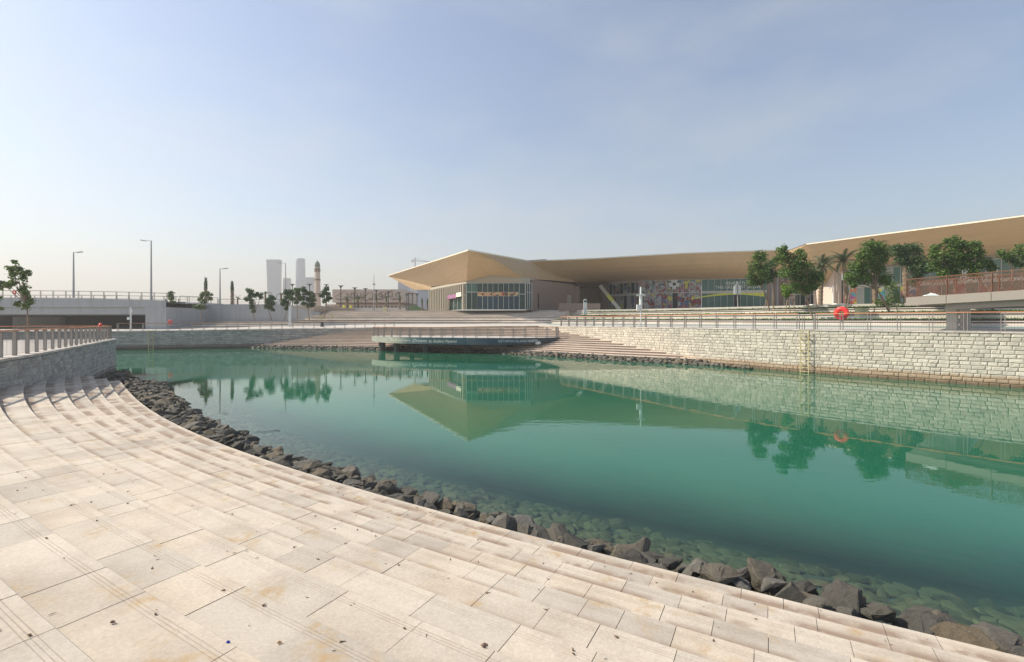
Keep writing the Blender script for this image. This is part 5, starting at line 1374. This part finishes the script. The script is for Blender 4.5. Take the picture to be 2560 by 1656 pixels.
for (xp, dpt, wx, wy) in ((2381, 30.9, .26, .32), (2413, 32.0, .24, .3)):
    c = PZ(xp, dpt, 0); mb = MB(); mb.obox((c.x, c.y, 4.0), FBd * wx, FBn * wy, (0, 0, .98)); mb.build('column', M['concrete'], fb)
# ramp back to the plaza, hidden behind the span
p, q = FB0 + FBd * .6 + FBn * 3.0, Vector((43, 44, 0)); mb = MB(); mb.bar((p.x + .9, p.y, 5.1), (q.x, q.y, 5.6), 2.4, .3); mb.build('ramp', M['concrete'], fb)
# crumpled white sheet at the foot of the parapet
mb = MB(); c = FB0 + FBd * 1.25 - FBn * .0; N = 9
for i in range(N):
    for j in range(4):
        pass
gs = []
for j in range(5):
    for i in range(9):
        u, v = i / 8, j / 4; h_ = .17 * math.sin(u * math.pi) * math.sin(v * math.pi * .9 + .1) * random.uniform(.6, 1.2)
        q = c + FBd * (u * .85 - .4) - FBn * (.02 - v * .04); gs.append((q.x, q.y, 5.46 + h_ + v * .02))
mb.add(gs, [(j * 9 + i, j * 9 + i + 1, (j + 1) * 9 + i + 1, (j + 1) * 9 + i) for j in range(4) for i in range(8)])
o = mb.build('plastic_sheet', M['letter_white']); tag(o, 'crumpled white plastic sheet on the edge of the footbridge', 'plastic sheet')

# ------------------------------------------------------------------ street furniture on the far side
def cctv(x, ybase, ytop, d):
    b_ = P(x, ybase, d); b_.z = 3.2; t = P(x, ytop, d); rt = empty('camera_pole', b_); tag(rt, 'white camera pole with a cabinet behind the long railing', 'camera pole')
    mb = MB(); mb.tube([b_, Vector((b_.x, b_.y, 5.2))], .07, 10); mb.tube([Vector((b_.x, b_.y, 5.1)), Vector((b_.x, b_.y, t.z - .9))], .16, 10); mb.tube([Vector((b_.x, b_.y, t.z - 1.0)), t], .09, 10); mb.build('pole', M['white_metal'], rt)
    mb = MB(); mb.box(b_.x - .44, b_.x - .08, b_.y - .16, b_.y + .12, 4.98, 5.55); mb.build('cabinet', M['white_metal'], rt)
    for s_ in (-1, 1):
        mb = MB(); c = Vector((b_.x + s_ * .28, b_.y - .1, P(0, 738, d).z)); mb.obox(c, (.18, 0, -.05 * s_), (0, .06, 0), (.02 * s_, 0, .06)); mb.tube([Vector((b_.x, b_.y, c.z + .1)), c + Vector((0, 0, .05))], .03, 6); mb.build('camera', M['white_metal'], rt)
    mb = MB(); mb.box(b_.x - .15, b_.x + .15, b_.y - .15, b_.y + .15, 3.2, 3.23); mb.build('base_plate', M['grey_metal'], rt)
cctv(1602, 819, 718, 50.0)
# white pylon on the terrace
b_ = P(1463, 781, 78); rt = MB(); t = P(1463, 748, 78)
rt.box(b_.x - .28, b_.x + .28, 77.9, 78.1, b_.z - .4, t.z - .25); rt.tube([(b_.x, 77.9, t.z - .27), (b_.x, 78.1, t.z - .27)], .28, 16)
o = rt.build('info_pylon', M['white_metal']); tag(o, 'narrow white rounded pylon on the terrace between the two pavilions', 'pylon')
# twin banner pole
b_ = P(1845, 777, 66); t = P(1843, 704, 66); rt = empty('banner_pole', b_); tag(rt, 'slim pole with four white vertical banners left of the first tree', 'banner pole')
mb = MB(); mb.tube([b_ - Vector((0, 0, .3)), t], .07, 8); mb.build('pole', M['grey_metal'], rt)
for dx in (-.40, -.2, .2, .40):
    mb = MB(); mb.box(t.x + dx - .07, t.x + dx + .07, 65.9, 66.0, P(0, 736, 66).z, P(0, 713 + (3 if abs(dx) > .3 else 0), 66).z); mb.build('banner', M['white_metal'], rt)
mb = MB(); mb.box(t.x - .5, t.x + .5, 65.96, 66.02, P(0, 714, 66).z, P(0, 712, 66).z); mb.build('crossbar', M['grey_metal'], rt)
# second camera pole by the palms
b_ = P(2083, 768, 62); t = P(2082, 716, 62); rt = empty('camera_pole', b_); tag(rt, 'grey camera pole with a dome camera among the palms', 'camera pole')
mb = MB(); mb.tube([b_, t], .07, 8); mb.build('pole', M['white_metal'], rt)
mb = MB(); mb.bar(t, t + Vector((-.5, 0, -.15)), .05, .05); mb.tube([t + Vector((-.5, 0, -.15)), t + Vector((-.5, 0, -.35))], .12, 8); mb.bar(t, t + Vector((.3, 0, -.05)), .1, .1); mb.build('camera', M['white_metal'], rt)
# cabinets
def cabinet(label, x0, x1, yt, yb, d, plinth=True):
    a, c = P(x0, yb, d), P(x1, yt, d); rt = empty('utility_cabinet', (a.x, d, a.z)); tag(rt, label, 'cabinet'); w = c.x - a.x
    mb = MB(); mb.box(a.x, c.x, d, d + w * .8, a.z, c.z - .08); mb.build('body', M['cream'], rt)
    mb = MB(); mb.box(a.x - .04, c.x + .04, d - .04, d + w * .8 + .04, c.z - .08, c.z); mb.build('lid', M['cream'], rt)
    mb = MB(); mb.box(a.x + w * .49, a.x + w * .51, d - .012, d, a.z + .1, c.z - .14); mb.build('door_gap', M['dark_metal'], rt)
    if plinth: mb = MB(); mb.box(a.x - .25, c.x + .2, d - .2, d + w, a.z - .35, a.z); mb.build('plinth', M['white_bench'], rt)
cabinet('cream cabinet on a white plinth behind the rail, right of the red life ring', 2149, 2171, 770, 791.5, 46.2)
cabinet('small cream cabinet on the steps behind the dark tree row, left one', 799, 807, 788, 798.5, 80, False)
cabinet('small cream cabinet on the steps, right of the last dark tree', 824, 830.5, 786, 796, 82, False)
cabinet('cream cabinet at the top of the steps beside the mosque hall', 958, 966.5, 768, 780, 90, False)
a = P(2068, 792, 46); mb = MB(); mb.box(a.x, a.x + 1.5, 46, 47, 3.85, 4.2); o = mb.build('concrete_block', M['concrete']); tag(o, 'low grey concrete block left of the red life ring', 'block')
for i, (x0, x1, yt, yb, lab) in enumerate(((2031, 2046, 761, 768.5, 'short white bench on the terrace, left of the three under the palms'), (2056, 2076, 760.5, 768, 'white bench in the middle of three under the palms'), (2091, 2121, 759, 767.5, 'longest white bench under the palms, behind the red life ring'))):
    a, c = P(x0, yb, 61), P(x1, yt, 61); rt = empty('bench', (a.x, 61, a.z)); tag(rt, lab, 'bench')
    mb = MB(); mb.box(a.x, c.x, 61, 61.6, a.z - .1, c.z - .1); mb.build('seat_block', M['white_bench'], rt)
    mb = MB(); mb.box(a.x - .03, c.x + .03, 60.96, 61.64, c.z - .1, c.z); mb.build('seat_top', M['white_bench'], rt)
b_ = P(805.6, 819, 73.0); mb = MB(); z = b_.z
rt = empty('litter_bin', b_); tag(rt, 'dark grey slatted litter bin on the far promenade behind the thin railing', 'litter bin')
mb.tube([(b_.x, b_.y, z + .02), (b_.x, b_.y, z + .85)], .26, 14); mb.build('body', M['dark_metal'], rt)
mb = MB(); mb.tube([(b_.x, b_.y, z + .9), (b_.x, b_.y, z + .95)], .28, 14); mb.build('lid', M['grey_metal'], rt)
for x in (723, 725):
    pass
b_ = P(724, 820, 70); mb = MB(); mb.box(b_.x - .16, b_.x + .16, 70, 70.2, P(0, 815, 70).z - .2, P(0, 765, 70).z); o = mb.build('info_pylon', M['white_metal']); tag(o, 'tall pale pylon on the far promenade in front of the third dark tree', 'pylon')
b_ = P(302, 826, 64.5); rt = empty('camera_pole', (P(327, 800, 65).x, 65, 2.5)); tag(rt, 'pale camera pole in front of the dark bridge opening', 'camera pole')
c = P(327, 800, 65); mb = MB(); mb.tube([(c.x, 65, 2.5), (c.x, 65, P(0, 768, 65).z)], .09, 8); mb.build('pole', M['white_metal'], rt)
mb = MB(); mb.box(c.x - .42, c.x - .05, 64.85, 65.1, P(0, 800, 65).z, P(0, 793, 65).z); mb.build('cabinet', M['white_metal'], rt)
mb = MB(); mb.bar((c.x, 65, P(0, 772, 65).z), (c.x + .25, 64.9, P(0, 779, 65).z), .1, .1); mb.build('camera', M['white_metal'], rt)
for i, x in enumerate((860, 868.5, 877)):
    a = P(x, 772, 118); mb = MB(); mb.tube([(a.x, 118, 5.75), (a.x, 118, P(0, 763.5, 118).z)], [.4, .25], 8); o = mb.build('barrier_post', M['yellow']); tag(o, ('left', 'middle', 'right')[i] + ' one of three yellow barrier posts before the mosque hall', 'barrier')
hd = MB(); a, b_ = P(855, 774, 108), P(1013, 776, 108); hd.box(a.x, b_.x, 108, 109, 5.7, P(0, 770, 108).z); o = hd.build('low_wall', M['concrete']); tag(o, 'long low concrete wall in front of the mosque hall', 'wall')
# green slope of the site edge beyond
hs = MB(); a, b_ = P(1022, 777, 115), P(1075, 777, 115); hs.add([(a.x, 115, 5.8), (b_.x, 115, 5.8), (b_.x, 116, 6.0), (a.x + 1.5, 116, P(0, 764, 116).z), (a.x, 116, P(0, 764, 116).z)], [(0, 1, 2, 3, 4)]); o = hs.build('hedge', M['hedge']); tag(o, 'dark green sloping hedge between the park lamps and the pointed pavilion', 'hedge')

# ------------------------------------------------------------------ trees
def leaves(mb, c, r, n, size, rs, flat=.8):
    for _ in range(n):
        v = Vector((rs.gauss(0, 1), rs.gauss(0, 1), rs.gauss(0, 1))).normalized()
        rad = r * (rs.random() ** .33) * rs.uniform(.72, 1.25)
        lump = 1 + .22 * math.sin(v.x * 5 + c.x * 3) * math.sin(v.y * 5 + c.y) * math.cos(v.z * 6 + c.z)
        p = c + Vector((v.x, v.y, v.z * flat)) * rad * lump
        t = Vector((rs.gauss(0, 1), rs.gauss(0, 1), rs.gauss(0, .5) - .3)).normalized()
        nn = (v * .8 + Vector((rs.gauss(0, .6), rs.gauss(0, .6), rs.gauss(0, .6) + .5))).normalized(); w = nn.cross(t)
        if w.length < .1: continue
        w.normalize(); s = size * rs.uniform(.6, 1.3); w *= s * .36; t = t * s
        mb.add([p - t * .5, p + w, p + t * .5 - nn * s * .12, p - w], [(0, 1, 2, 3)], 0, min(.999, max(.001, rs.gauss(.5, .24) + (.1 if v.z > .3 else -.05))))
def tree(label, org, sc, d, blobs, trunk, mat='leaf', cat='tree', group=None, dens=185, size=.17, rad=.09, seed=0, stakes=False, zbase=None, spread=.7):
    """blobs (x, y, r) and trunk points in crop pixels: org = crop origin, sc = crop scale"""
    rs = random.Random(seed + int(d * 10) + len(blobs)); cv = lambda x, y, dd=0: P(org[0] + x / sc, org[1] + y / sc, d + dd)
    tp = [cv(x, y) for x, y in trunk]
    if zbase is not None: tp[-1].z = zbase
    root = empty('tree', tp[-1]); tag(root, label, cat, group)
    mb = MB(); pts = list(reversed(tp)); n = len(pts)
    mb.tube(pts, [rad * (1 - .45 * i / max(1, n - 1)) for i in range(n)], 8)
    mb.build('trunk', M['bark'], root)
    lb = MB(); cr_ = MB(); top = tp[0]
    for (x, y, r) in blobs:
        R = px(r / sc, d) * (1.18 if d < 70 else 1.0); c = cv(x, y, 0) + Vector((0, rs.uniform(-spread, spread) * R, 0))
        mid = (top + c) / 2 + Vector((rs.uniform(-.15, .15), rs.uniform(-.1, .1), -.1)); lb.tube([top - Vector((0, 0, .15)), mid, c], [rad * .5, rad * .35, rad * .15], 5)
        for q in range(7):
            v = Vector((rs.gauss(0, 1), rs.gauss(0, 1), rs.gauss(0, 1))).normalized() * R
            cc = c + v * .6; leaves(cr_, cc, R * rs.uniform(.5, .75), int(dens * R * R * .75) + 10, size, rs)
            lb.tube([c, cc], [rad * .18, rad * .08], 4, caps=False)
        leaves(cr_, c, R * .95, int(dens * R * R * 1.5) + 10, size, rs)
    lb.build('branches', M['bark'], root)
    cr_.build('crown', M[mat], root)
    if stakes:
        for dx in (-.55, .6):
            b0 = tp[-1] + Vector((dx, .1, 0)); mb = MB(); mb.bar(b0, b0 + Vector((-dx * .5, 0, 1.5)), .06, .06); mb.build('stake', M['stake'], root)
c5 = (1860, 520); s5 = 2246 / 700
G1 = 'trees on the planted terraces'
tree('first tree on the terrace, tall narrow crown, left of the cluster before the long pavilion', c5, s5, 55, [(100, 400, 52), (75, 470, 50), (120, 520, 55), (95, 580, 48), (140, 600, 30), (60, 540, 36)], [(150, 630), (180, 730), (205, 822)], 'leaf', seed=1, stakes=True)
tree('dark tree just behind the first terrace tree', c5, s5, 58, [(215, 460, 48), (235, 530, 46), (200, 570, 36), (180, 500, 40)], [(232, 600), (235, 700), (237, 815)], 'leaf_dark', seed=2)
tree('big bushy tree with two heads, left of the red life ring', c5, s5, 47, [(320, 345, 46), (295, 420, 50), (370, 400, 46), (435, 385, 48), (400, 470, 62), (490, 470, 55), (540, 540, 62), (330, 530, 55), (450, 580, 62), (590, 560, 42), (390, 640, 42), (480, 660, 48), (560, 620, 40), (620, 530, 26)], [(495, 690), (520, 790), (556, 893)], 'leaf', seed=3, dens=170)
tree('small lime green young tree under the big bushy one', c5, s5, 52, [(345, 640, 30), (330, 680, 26), (370, 660, 26), (350, 700, 20)], [(352, 712), (362, 780), (372, 846)], 'leaf_lime', seed=4, rad=.05, stakes=True)
tree('bare stemmed tree hidden behind the bushy crowns beside the first palm', c5, s5, 56, [(565, 560, 40), (540, 620, 34)], [(572, 660), (578, 740), (582, 815)], 'leaf_dark', seed=5)
tree('broad leaning tree right of the red life ring', c5, s5, 46, [(1000, 320, 52), (1080, 320, 52), (940, 390, 55), (1040, 400, 60), (1140, 380, 50), (900, 470, 50), (990, 480, 62), (1090, 470, 55), (890, 560, 50), (960, 580, 48), (1060, 560, 42), (1150, 550, 52), (1110, 600, 36), (880, 620, 26)], [(1062, 640), (1120, 750), (1202, 902)], 'leaf', seed=6, dens=170, rad=.11, stakes=True)
tree('thin stemmed tree left of the leaning one, crown merged with it', c5, s5, 50, [(860, 590, 32), (850, 540, 30)], [(862, 610), (845, 690), (832, 780), (828, 845)], 'leaf_pale', seed=61, rad=.07)
tree('dark round tree in front of the tallest palm trunk', c5, s5, 50, [(1250, 340, 50), (1310, 330, 50), (1390, 340, 50), (1330, 400, 60), (1400, 430, 50), (1270, 420, 40), (1360, 490, 52), (1410, 500, 38), (1380, 590, 42), (1440, 520, 36), (1500, 500, 30)], [(1400, 620), (1440, 740), (1468, 836)], 'leaf_dark', seed=7, dens=170)
tree('low feathery shrub tree behind the leaning trunk', c5, s5, 52, [(1180, 640, 52), (1200, 710, 58), (1150, 760, 40), (1230, 770, 36), (1080, 760, 36)], [(1190, 770), (1190, 830)], 'leaf', seed=8, dens=70)
tree('large round tree rising behind the left end of the footbridge', c5, s5, 44, [(1560, 320, 45), (1620, 290, 50), (1700, 265, 42), (1750, 310, 44), (1540, 390, 50), (1620, 380, 60), (1700, 370, 60), (1560, 460, 52), (1650, 470, 60), (1720, 450, 50), (1590, 530, 45), (1690, 530, 40)], [(1680, 560), (1700, 700), (1710, 860)], 'leaf', seed=9, dens=180, rad=.1)
tree('second round tree behind the footbridge parapet', c5, s5, 43, [(1840, 310, 44), (1890, 350, 48), (1830, 390, 46), (1900, 430, 48), (1960, 450, 44), (1850, 480, 46), (1840, 530, 38), (1990, 480, 30)], [(1870, 540), (1960, 700), (2020, 900)], 'leaf', seed=10, dens=180, rad=.1)
tree('small round tree crown over the footbridge, near the right edge', c5, s5, 44, [(2110, 370, 40), (2150, 400, 38), (2180, 450, 34), (2090, 390, 26)], [(2150, 480), (2150, 700), (2150, 890)], 'leaf', seed=11, dens=170)
tree('tree crown cut off by the right edge of the view', c5, s5, 45, [(2245, 330, 44), (2270, 400, 44), (2220, 400, 24), (2280, 470, 40)], [(2250, 480), (2260, 700), (2260, 890)], 'leaf', seed=12, dens=170)
c2 = (560, 580); s2 = 2381 / 540
G2 = 'dark trees along the far promenade'
def dtree(label, blobs, trunk, d, seed, mat='leaf_dark', dens=120): tree(label, c2, s2, d, blobs, trunk, mat, seed=seed, dens=dens, size=.24, rad=.08)
dtree('first dark tree of the far left row, narrow and ragged', [(275, 650, 34), (310, 665, 34), (280, 715, 34), (250, 740, 30), (300, 770, 36), (310, 825, 30), (330, 875, 24), (340, 700, 26), (390, 700, 30), (415, 725, 24), (370, 690, 24)], [(325, 900), (338, 980)], 76, 21)
dtree('second dark tree of the far left row, beside the drooping palm', [(520, 730, 36), (490, 770, 40), (535, 780, 34), (470, 815, 30), (510, 830, 34), (525, 860, 22), (555, 740, 20)], [(495, 860), (525, 978)], 76, 22)
dtree('third dark tree, behind the tall pale pylon', [(690, 660, 38), (740, 670, 40), (700, 720, 44), (755, 730, 38), (665, 760, 34), (700, 790, 34), (690, 840, 28), (650, 800, 24)], [(690, 860), (668, 976)], 76, 23)
dtree('fourth dark tree with a thin straight stem', [(820, 650, 34), (800, 690, 34), (830, 730, 34), (800, 770, 30), (790, 640, 20)], [(805, 790), (808, 962)], 80, 24)
dtree('fifth and widest dark tree, left of the minaret', [(875, 640, 36), (900, 680, 36), (950, 680, 40), (985, 700, 30), (870, 730, 36), (930, 740, 42), (980, 750, 34), (880, 790, 32), (940, 810, 36), (980, 800, 26)], [(925, 840), (940, 972)], 77, 25)
dtree('last dark tree of the row, right of the minaret foot', [(1130, 625, 30), (1110, 660, 30), (1140, 690, 32), (1090, 710, 34), (1140, 740, 32), (1170, 730, 24), (1100, 765, 24), (1060, 700, 20)], [(1120, 780), (1105, 962)], 78, 26)
c1 = (0, 580); s1 = 2053 / 640
tree('sparse tall tree on the near promenade at the left edge', c1, s1, 30.8, [(110, 238, 18), (95, 300, 26), (150, 290, 34), (190, 330, 30), (225, 330, 24), (130, 350, 34), (190, 380, 24), (120, 410, 22), (60, 425, 30), (200, 440, 26), (160, 470, 26), (190, 520, 30), (235, 560, 30), (145, 580, 26), (230, 600, 26), (225, 490, 26), (20, 420, 24)], [(215, 560), (220, 650), (222, 760), (222, 890)], 'leaf_pale', seed=31, dens=75, size=.16, rad=.06, zbase=2.5)
tree('tree branch crown cut off by the left edge, beside the sparse tree', c1, s1, 30.8, [(0, 410, 18), (-20, 440, 30), (0, 620, 18), (-40, 520, 50)], [(-40, 560), (-42, 890)], 'leaf_pale', seed=32, dens=75, size=.16, zbase=2.5)
tree('thin young tree in front of the scaffold', c1, s1, 78, [(1375, 495, 22), (1355, 520, 20), (1390, 530, 22), (1375, 560, 18), (1375, 670, 12)], [(1375, 560), (1378, 640), (1375, 740)], 'leaf_pale', seed=33, dens=45, size=.3, rad=.06)
tree('thin young tree in front of the grey retaining wall', c1, s1, 76, [(1620, 500, 22), (1660, 500, 26), (1680, 535, 22), (1600, 540, 24), (1640, 560, 22), (1590, 600, 26), (1630, 610, 20), (1700, 505, 8)], [(1615, 620), (1605, 680), (1605, 730)], 'leaf_pale', seed=34, dens=50, size=.3, rad=.06)
for i, (x, y, r) in enumerate(((20, 720, 28), (75, 718, 26), (120, 722, 24))):
    tree(('left', 'middle', 'right')[i] + ' one of three distant trees seen under the bridge', c1, s1, 130, [(x, y, r), (x + 10, y - 8, r * .7)], [(x, y + 10), (x, y + 32)], 'leaf', seed=40 + i, dens=12, size=.7, rad=.2)

def palm(label, base, topc, d, rf, nfr=34, mat='frond', rad=.24, droop=1.0, seed=0, zoff=0):
    rs = random.Random(seed); b_, t = P(*base, d), P(*topc, d); rt = empty('palm_tree', b_); tag(rt, label, 'palm')
    mb = MB(); n = 22; pts = [b_.lerp(t, i / n) for i in range(n + 1)]; mb.tube(pts, [rad * (1 + (.12 if i % 2 else -.05)) * (1.1 - .2 * i / n) for i in range(n + 1)], 9); mb.build('trunk', M['palm_bark'], rt)
    for k in range(nfr):
        a = 2 * math.pi * k / nfr * 2.4 + rs.uniform(-.2, .2); el = rs.uniform(-.15, 1.25); L = px(rf, d) * rs.uniform(1.0, 1.35)
        h = Vector((math.cos(a), math.sin(a), 0)); pts = []; p = t.copy(); N = 8
        for i in range(N + 1):
            pts.append(p.copy()); e = el - droop * 1.5 * (i / N) ** 1.3; p = p + (h * math.cos(e) + Vector((0, 0, math.sin(e)))) * (L / N)
        mb = MB(); mb.tube(pts, [.03 * (1 - i / (N + 1)) + .006 for i in range(N + 1)], 4, caps=False, att=.6)
        side = Vector((-h.y, h.x, 0)); tn = rs.uniform(.2, .9)
        for i in range(1, N * 3):
            f = i / (N * 3) * N; j = int(f); q = pts[j].lerp(pts[min(N, j + 1)], f - j); dr_ = (pts[min(N, j + 1)] - pts[j]).normalized()
            ll = L * .17 * math.sin(math.pi * min(1, .12 + f / N * .9)) + .05
            for s_ in (-1, 1):
                e = (side * s_ * .75 + dr_ * .7 + Vector((0, 0, -.12 + rs.uniform(-.15, .15)))).normalized() * ll; wv = dr_ * .07
                mb.add([q - wv, q + wv, q + e], [(0, 1, 2)], 0, min(.99, max(.01, tn + rs.uniform(-.2, .2))))
        mb.build('frond', M[mat], rt)
palm('first feathery palm left of the lit wall panel', (1860 + 610 / s5, 520 + 812 / s5), (1860 + 625 / s5, 520 + 470 / s5), 60, 40, seed=1)
palm('second feathery palm beside the lit wall panel', (1860 + 830 / s5, 520 + 775 / s5), (1860 + 800 / s5, 520 + 430 / s5), 61, 42, seed=2)
palm('tall palm trunk right of the leaning tree, fronds above the dark crown', (1860 + 1303 / s5, 520 + 785 / s5), (1860 + 1285 / s5, 520 + 360 / s5), 60, 38, seed=3, rad=.3)
palm('palm with pale trunk hidden behind the leaning tree', (1860 + 1050 / s5, 520 + 792 / s5), (1860 + 1040 / s5, 520 + 330 / s5), 63, 36, seed=4)
palm('small drooping palm behind the second dark tree', (560 + 460 / s2, 768), (560 + 455 / s2, 580 + 690 / s2), 96, 15, nfr=9, droop=1.3, seed=5, rad=.2)
palm('small ragged palm behind the third dark tree', (560 + 635 / s2, 770), (560 + 630 / s2, 580 + 690 / s2), 96, 14, nfr=9, droop=1.3, seed=6, rad=.2)
palm('tiny blue-green palm on the raised ground right of the bare trunks', (1905 / s1, 762), (1905 / s1, 580 + 530 / s1), 100, 8, nfr=14, droop=.8, seed=7, rad=.15)
palm('left palm in front of the mosque script', (820 + 410 / 8.5, 770), (820 + 395 / 8.5, 690 + 500 / 8.5), 112, 12, nfr=16, seed=8, rad=.3)
palm('right palm in front of the mosque script', (820 + 640 / 8.5, 770), (820 + 630 / 8.5, 690 + 490 / 8.5), 112, 15, nfr=18, seed=9, rad=.3)
def tied_palm(label, x, yt, yb, d, w):
    rs = random.Random(int(x)); b_, t = P(x, yb, d), P(x, yt, d); rt = empty('palm_tree', b_); tag(rt, label, 'palm'); H = t.z - b_.z; R = px(w, d) / 2
    mb = MB(); N = 12; mb.tube([b_ + Vector((rs.uniform(-.04, .04), 0, H * .62 * i / N)) for i in range(N + 1)], [R * (.75 + .2 * (i % 2)) for i in range(N + 1)], 8); mb.build('trunk', M['palm_bark'], rt)
    mb = MB()
    for _ in range(170):
        z = H * rs.uniform(.5, .97); a = rs.uniform(0, 6.28); r0_ = R * rs.uniform(.3, .9) * (1.0 if z < H * .85 else .8)
        p = b_ + Vector((r0_ * math.cos(a), r0_ * math.sin(a), z)); e = Vector((math.cos(a) * rs.uniform(0, .25), math.sin(a) * .2, 1)).normalized() * rs.uniform(.5, 1.0) * H * .12; w_ = Vector((-math.sin(a), math.cos(a), 0)) * .06
        mb.add([p - w_, p + w_, p + e], [(0, 1, 2)], 0, rs.random())
    mb.tube([b_ + Vector((0, 0, H * .55)), b_ + Vector((0, 0, H * .75)), b_ + Vector((0, 0, H * .93))], [R * .75, R * .9, R * .5], 8, att=.2); mb.build('tied_fronds', M['leaf_dark'], rt)
tied_palm('tallest bare palm with tied fronds on the raised ground, behind the thin young tree', 1650 / s1, 580 + 368 / s1, 580 + 578 / s1, 90, 9)
tied_palm('second bare palm with tied fronds, right of the slim street lamp', 1862 / s1, 580 + 400 / s1, 580 + 582 / s1, 90, 9)
for i, (x, yt, yb) in enumerate(((1030, 410, 690), (1240, 440, 690), (1530, 420, 720), (2000, 490, 750), (2115, 490, 750))):
    tied_palm(('tied bare palm below the middle of the mosque script', 'forked looking bare palm right of the script middle', 'bare palm at the right end of the mosque script', 'bare palm left of the last pair before the fins', 'bare palm closest to the fins of the pointed pavilion')[i], 820 + x / 8.5, 690 + yt / 8.5, 690 + yb / 8.5, 105, 4.4)

gb = MB(); rg_ = random.Random(3); gseg = resample(catmull(T[9:19], 5), step=.25)
for base, z_ in ((0, 3.85), (5, 4.55), (10, 5.2)):
    for i, p in enumerate(gseg[:-1]):
        t = (gseg[i + 1] - p).normalized(); nn = Vector((-t.y, t.x, 0))
        for _ in range(9):
            q = p + t * rg_.uniform(0, .25) + nn * (base + rg_.choice((rg_.uniform(.5, .9), rg_.uniform(.5, 4.2)))); h_ = rg_.uniform(.05, .20); w_ = t * rg_.uniform(.03, .09); q = Vector((q.x, q.y, z_ + .12))
            gb.add([q - w_, q + w_, q + Vector((rg_.uniform(-.05, .05), rg_.uniform(-.05, .05), h_))], [(0, 1, 2)], 0, rg_.random())
o = gb.build('grass_tufts', M['leaf']); tag(o, kind='stuff')
# ------------------------------------------------------------------ litter and floating bits
lit = MB()
for _ in range(620):
    s = random.uniform(0, 22); k = random.randrange(0, 13); of = k * TR + (random.uniform(.04, .14) if random.random() < .55 else random.uniform(0, TR))
    p = Eat(s, of); z = Z0 + RI * min(k, NST) + .006; a = random.uniform(0, 3.14); ll = random.uniform(.005, .02)
    if math.hypot(p.x, p.y) > 14: continue
    d = Vector((math.cos(a), math.sin(a), 0)); q = Vector((p.x, p.y, z)); e = Vector((-d.y, d.x, 0))
    lit.tube([q, q + d * ll + e * ll * .3, q + d * ll * 2], [.002, .003, .001], 3, att=random.random())
    if random.random() < .4: lit.obox(q, d * .007, e * .005, (0, 0, .004), att=random.random())
o = lit.build('leaf_litter', plain('litter', (.16, .10, .055), .9, .4, 20)); tag(o, kind='stuff')
def ground_bit(name, label, cat, xp, yp, mat, size):
    k = None
    for kk in range(NST + 1):   # intersect with treads
        z = Z0 + RI * kk; d = (CH - z) * F / (yp - HY); X = (xp - CX) * d / F; of = -float(offE(np.array([X]), np.array([d]))[0])
        if kk * TR - .02 <= of < (kk + 1) * TR + .02: k = (X, d, z)
    if k is None: return
    mb = MB(); c = Vector(k) + Vector((0, 0, size * .3)); mb.tube([c - Vector((size * .5, 0, 0)), c - Vector((size * .15, 0, -.003)), c + Vector((size * .2, 0.005, 0)), c + Vector((size * .55, 0, 0))], [size * .1, size * .3, size * .26, size * .12], 7)
    o = mb.build(name, mat); tag(o, label, cat)
ground_bit('bottle_cap', 'small blue plastic bottle cap on the near steps', 'bottle cap', 570, 1609, plain('blue_cap', (.02, .03, .40), .4, .1, 5), .022)
ground_bit('dry_leaf', 'curled dark leaf on a step below the middle of the view', 'leaf', 1211, 1619, M['mosque_dark'], .045)
ground_bit('dry_leaf', 'dark crumpled leaf on the lowest left tiles', 'leaf', 281, 1560, M['mosque_dark'], .03)
ground_bit('dry_leaf', 'brown dry leaf on the tiles right of the blue bottle cap', 'leaf', 698, 1611, M['stake'], .03)
c = P(676, 1079, 1180 * 3.9 / 278); mb = MB(); mb.add([(c.x - .28, c.y - .10, .01), (c.x - .05, c.y - .03, .014), (c.x + .18, c.y + .05, .02), (c.x + .30, c.y + .10, .02), (c.x + .2, c.y + .13, .03), (c.x, c.y + .05, .02)], [(0, 1, 5), (1, 2, 4, 5), (2, 3, 4)])
mb.tube([(c.x - .45, c.y - .16, .012), (c.x + .3, c.y + .1, .022)], [.004, .008], 4)
o = mb.build('feather', M['dark_metal']); tag(o, 'dark feather floating on the water beyond the near rocks', 'feather')
for (x, y) in ((501, 1034), (398, 985)):
    c = P(x, y, 1180 * 3.9 / (y - 801)); o = link_mesh('rock', RM[5], None, rot_m(Vector((c.x, c.y, .0)), (.28, .22, .2))); tag(o, 'small lone rock breaking the water surface off the left riprap' if x > 450 else 'tiny rock tip in the water beside the far end of the riprap', 'rock')

# ------------------------------------------------------------------ haze
hz = MB(); hz.box(-1800, 1800, -280, 1900, -4, 182); o = hz.build('haze', None)
m = bpy.data.materials.new('haze_air'); m.use_nodes = True; nt = m.node_tree; nt.nodes.clear()
out = nt.nodes.new('ShaderNodeOutputMaterial'); pv = nt.nodes.new('ShaderNodeVolumePrincipled'); pv.inputs['Color'].default_value = (1.0, .962, .925, 1)
pv.inputs['Density'].default_value = .0008; pv.inputs['Anisotropy'].default_value = .22
nt.links.new(pv.outputs[0], out.inputs['Volume'])
o.data.materials.clear(); o.data.materials.append(m); tag(o, kind='stuff')
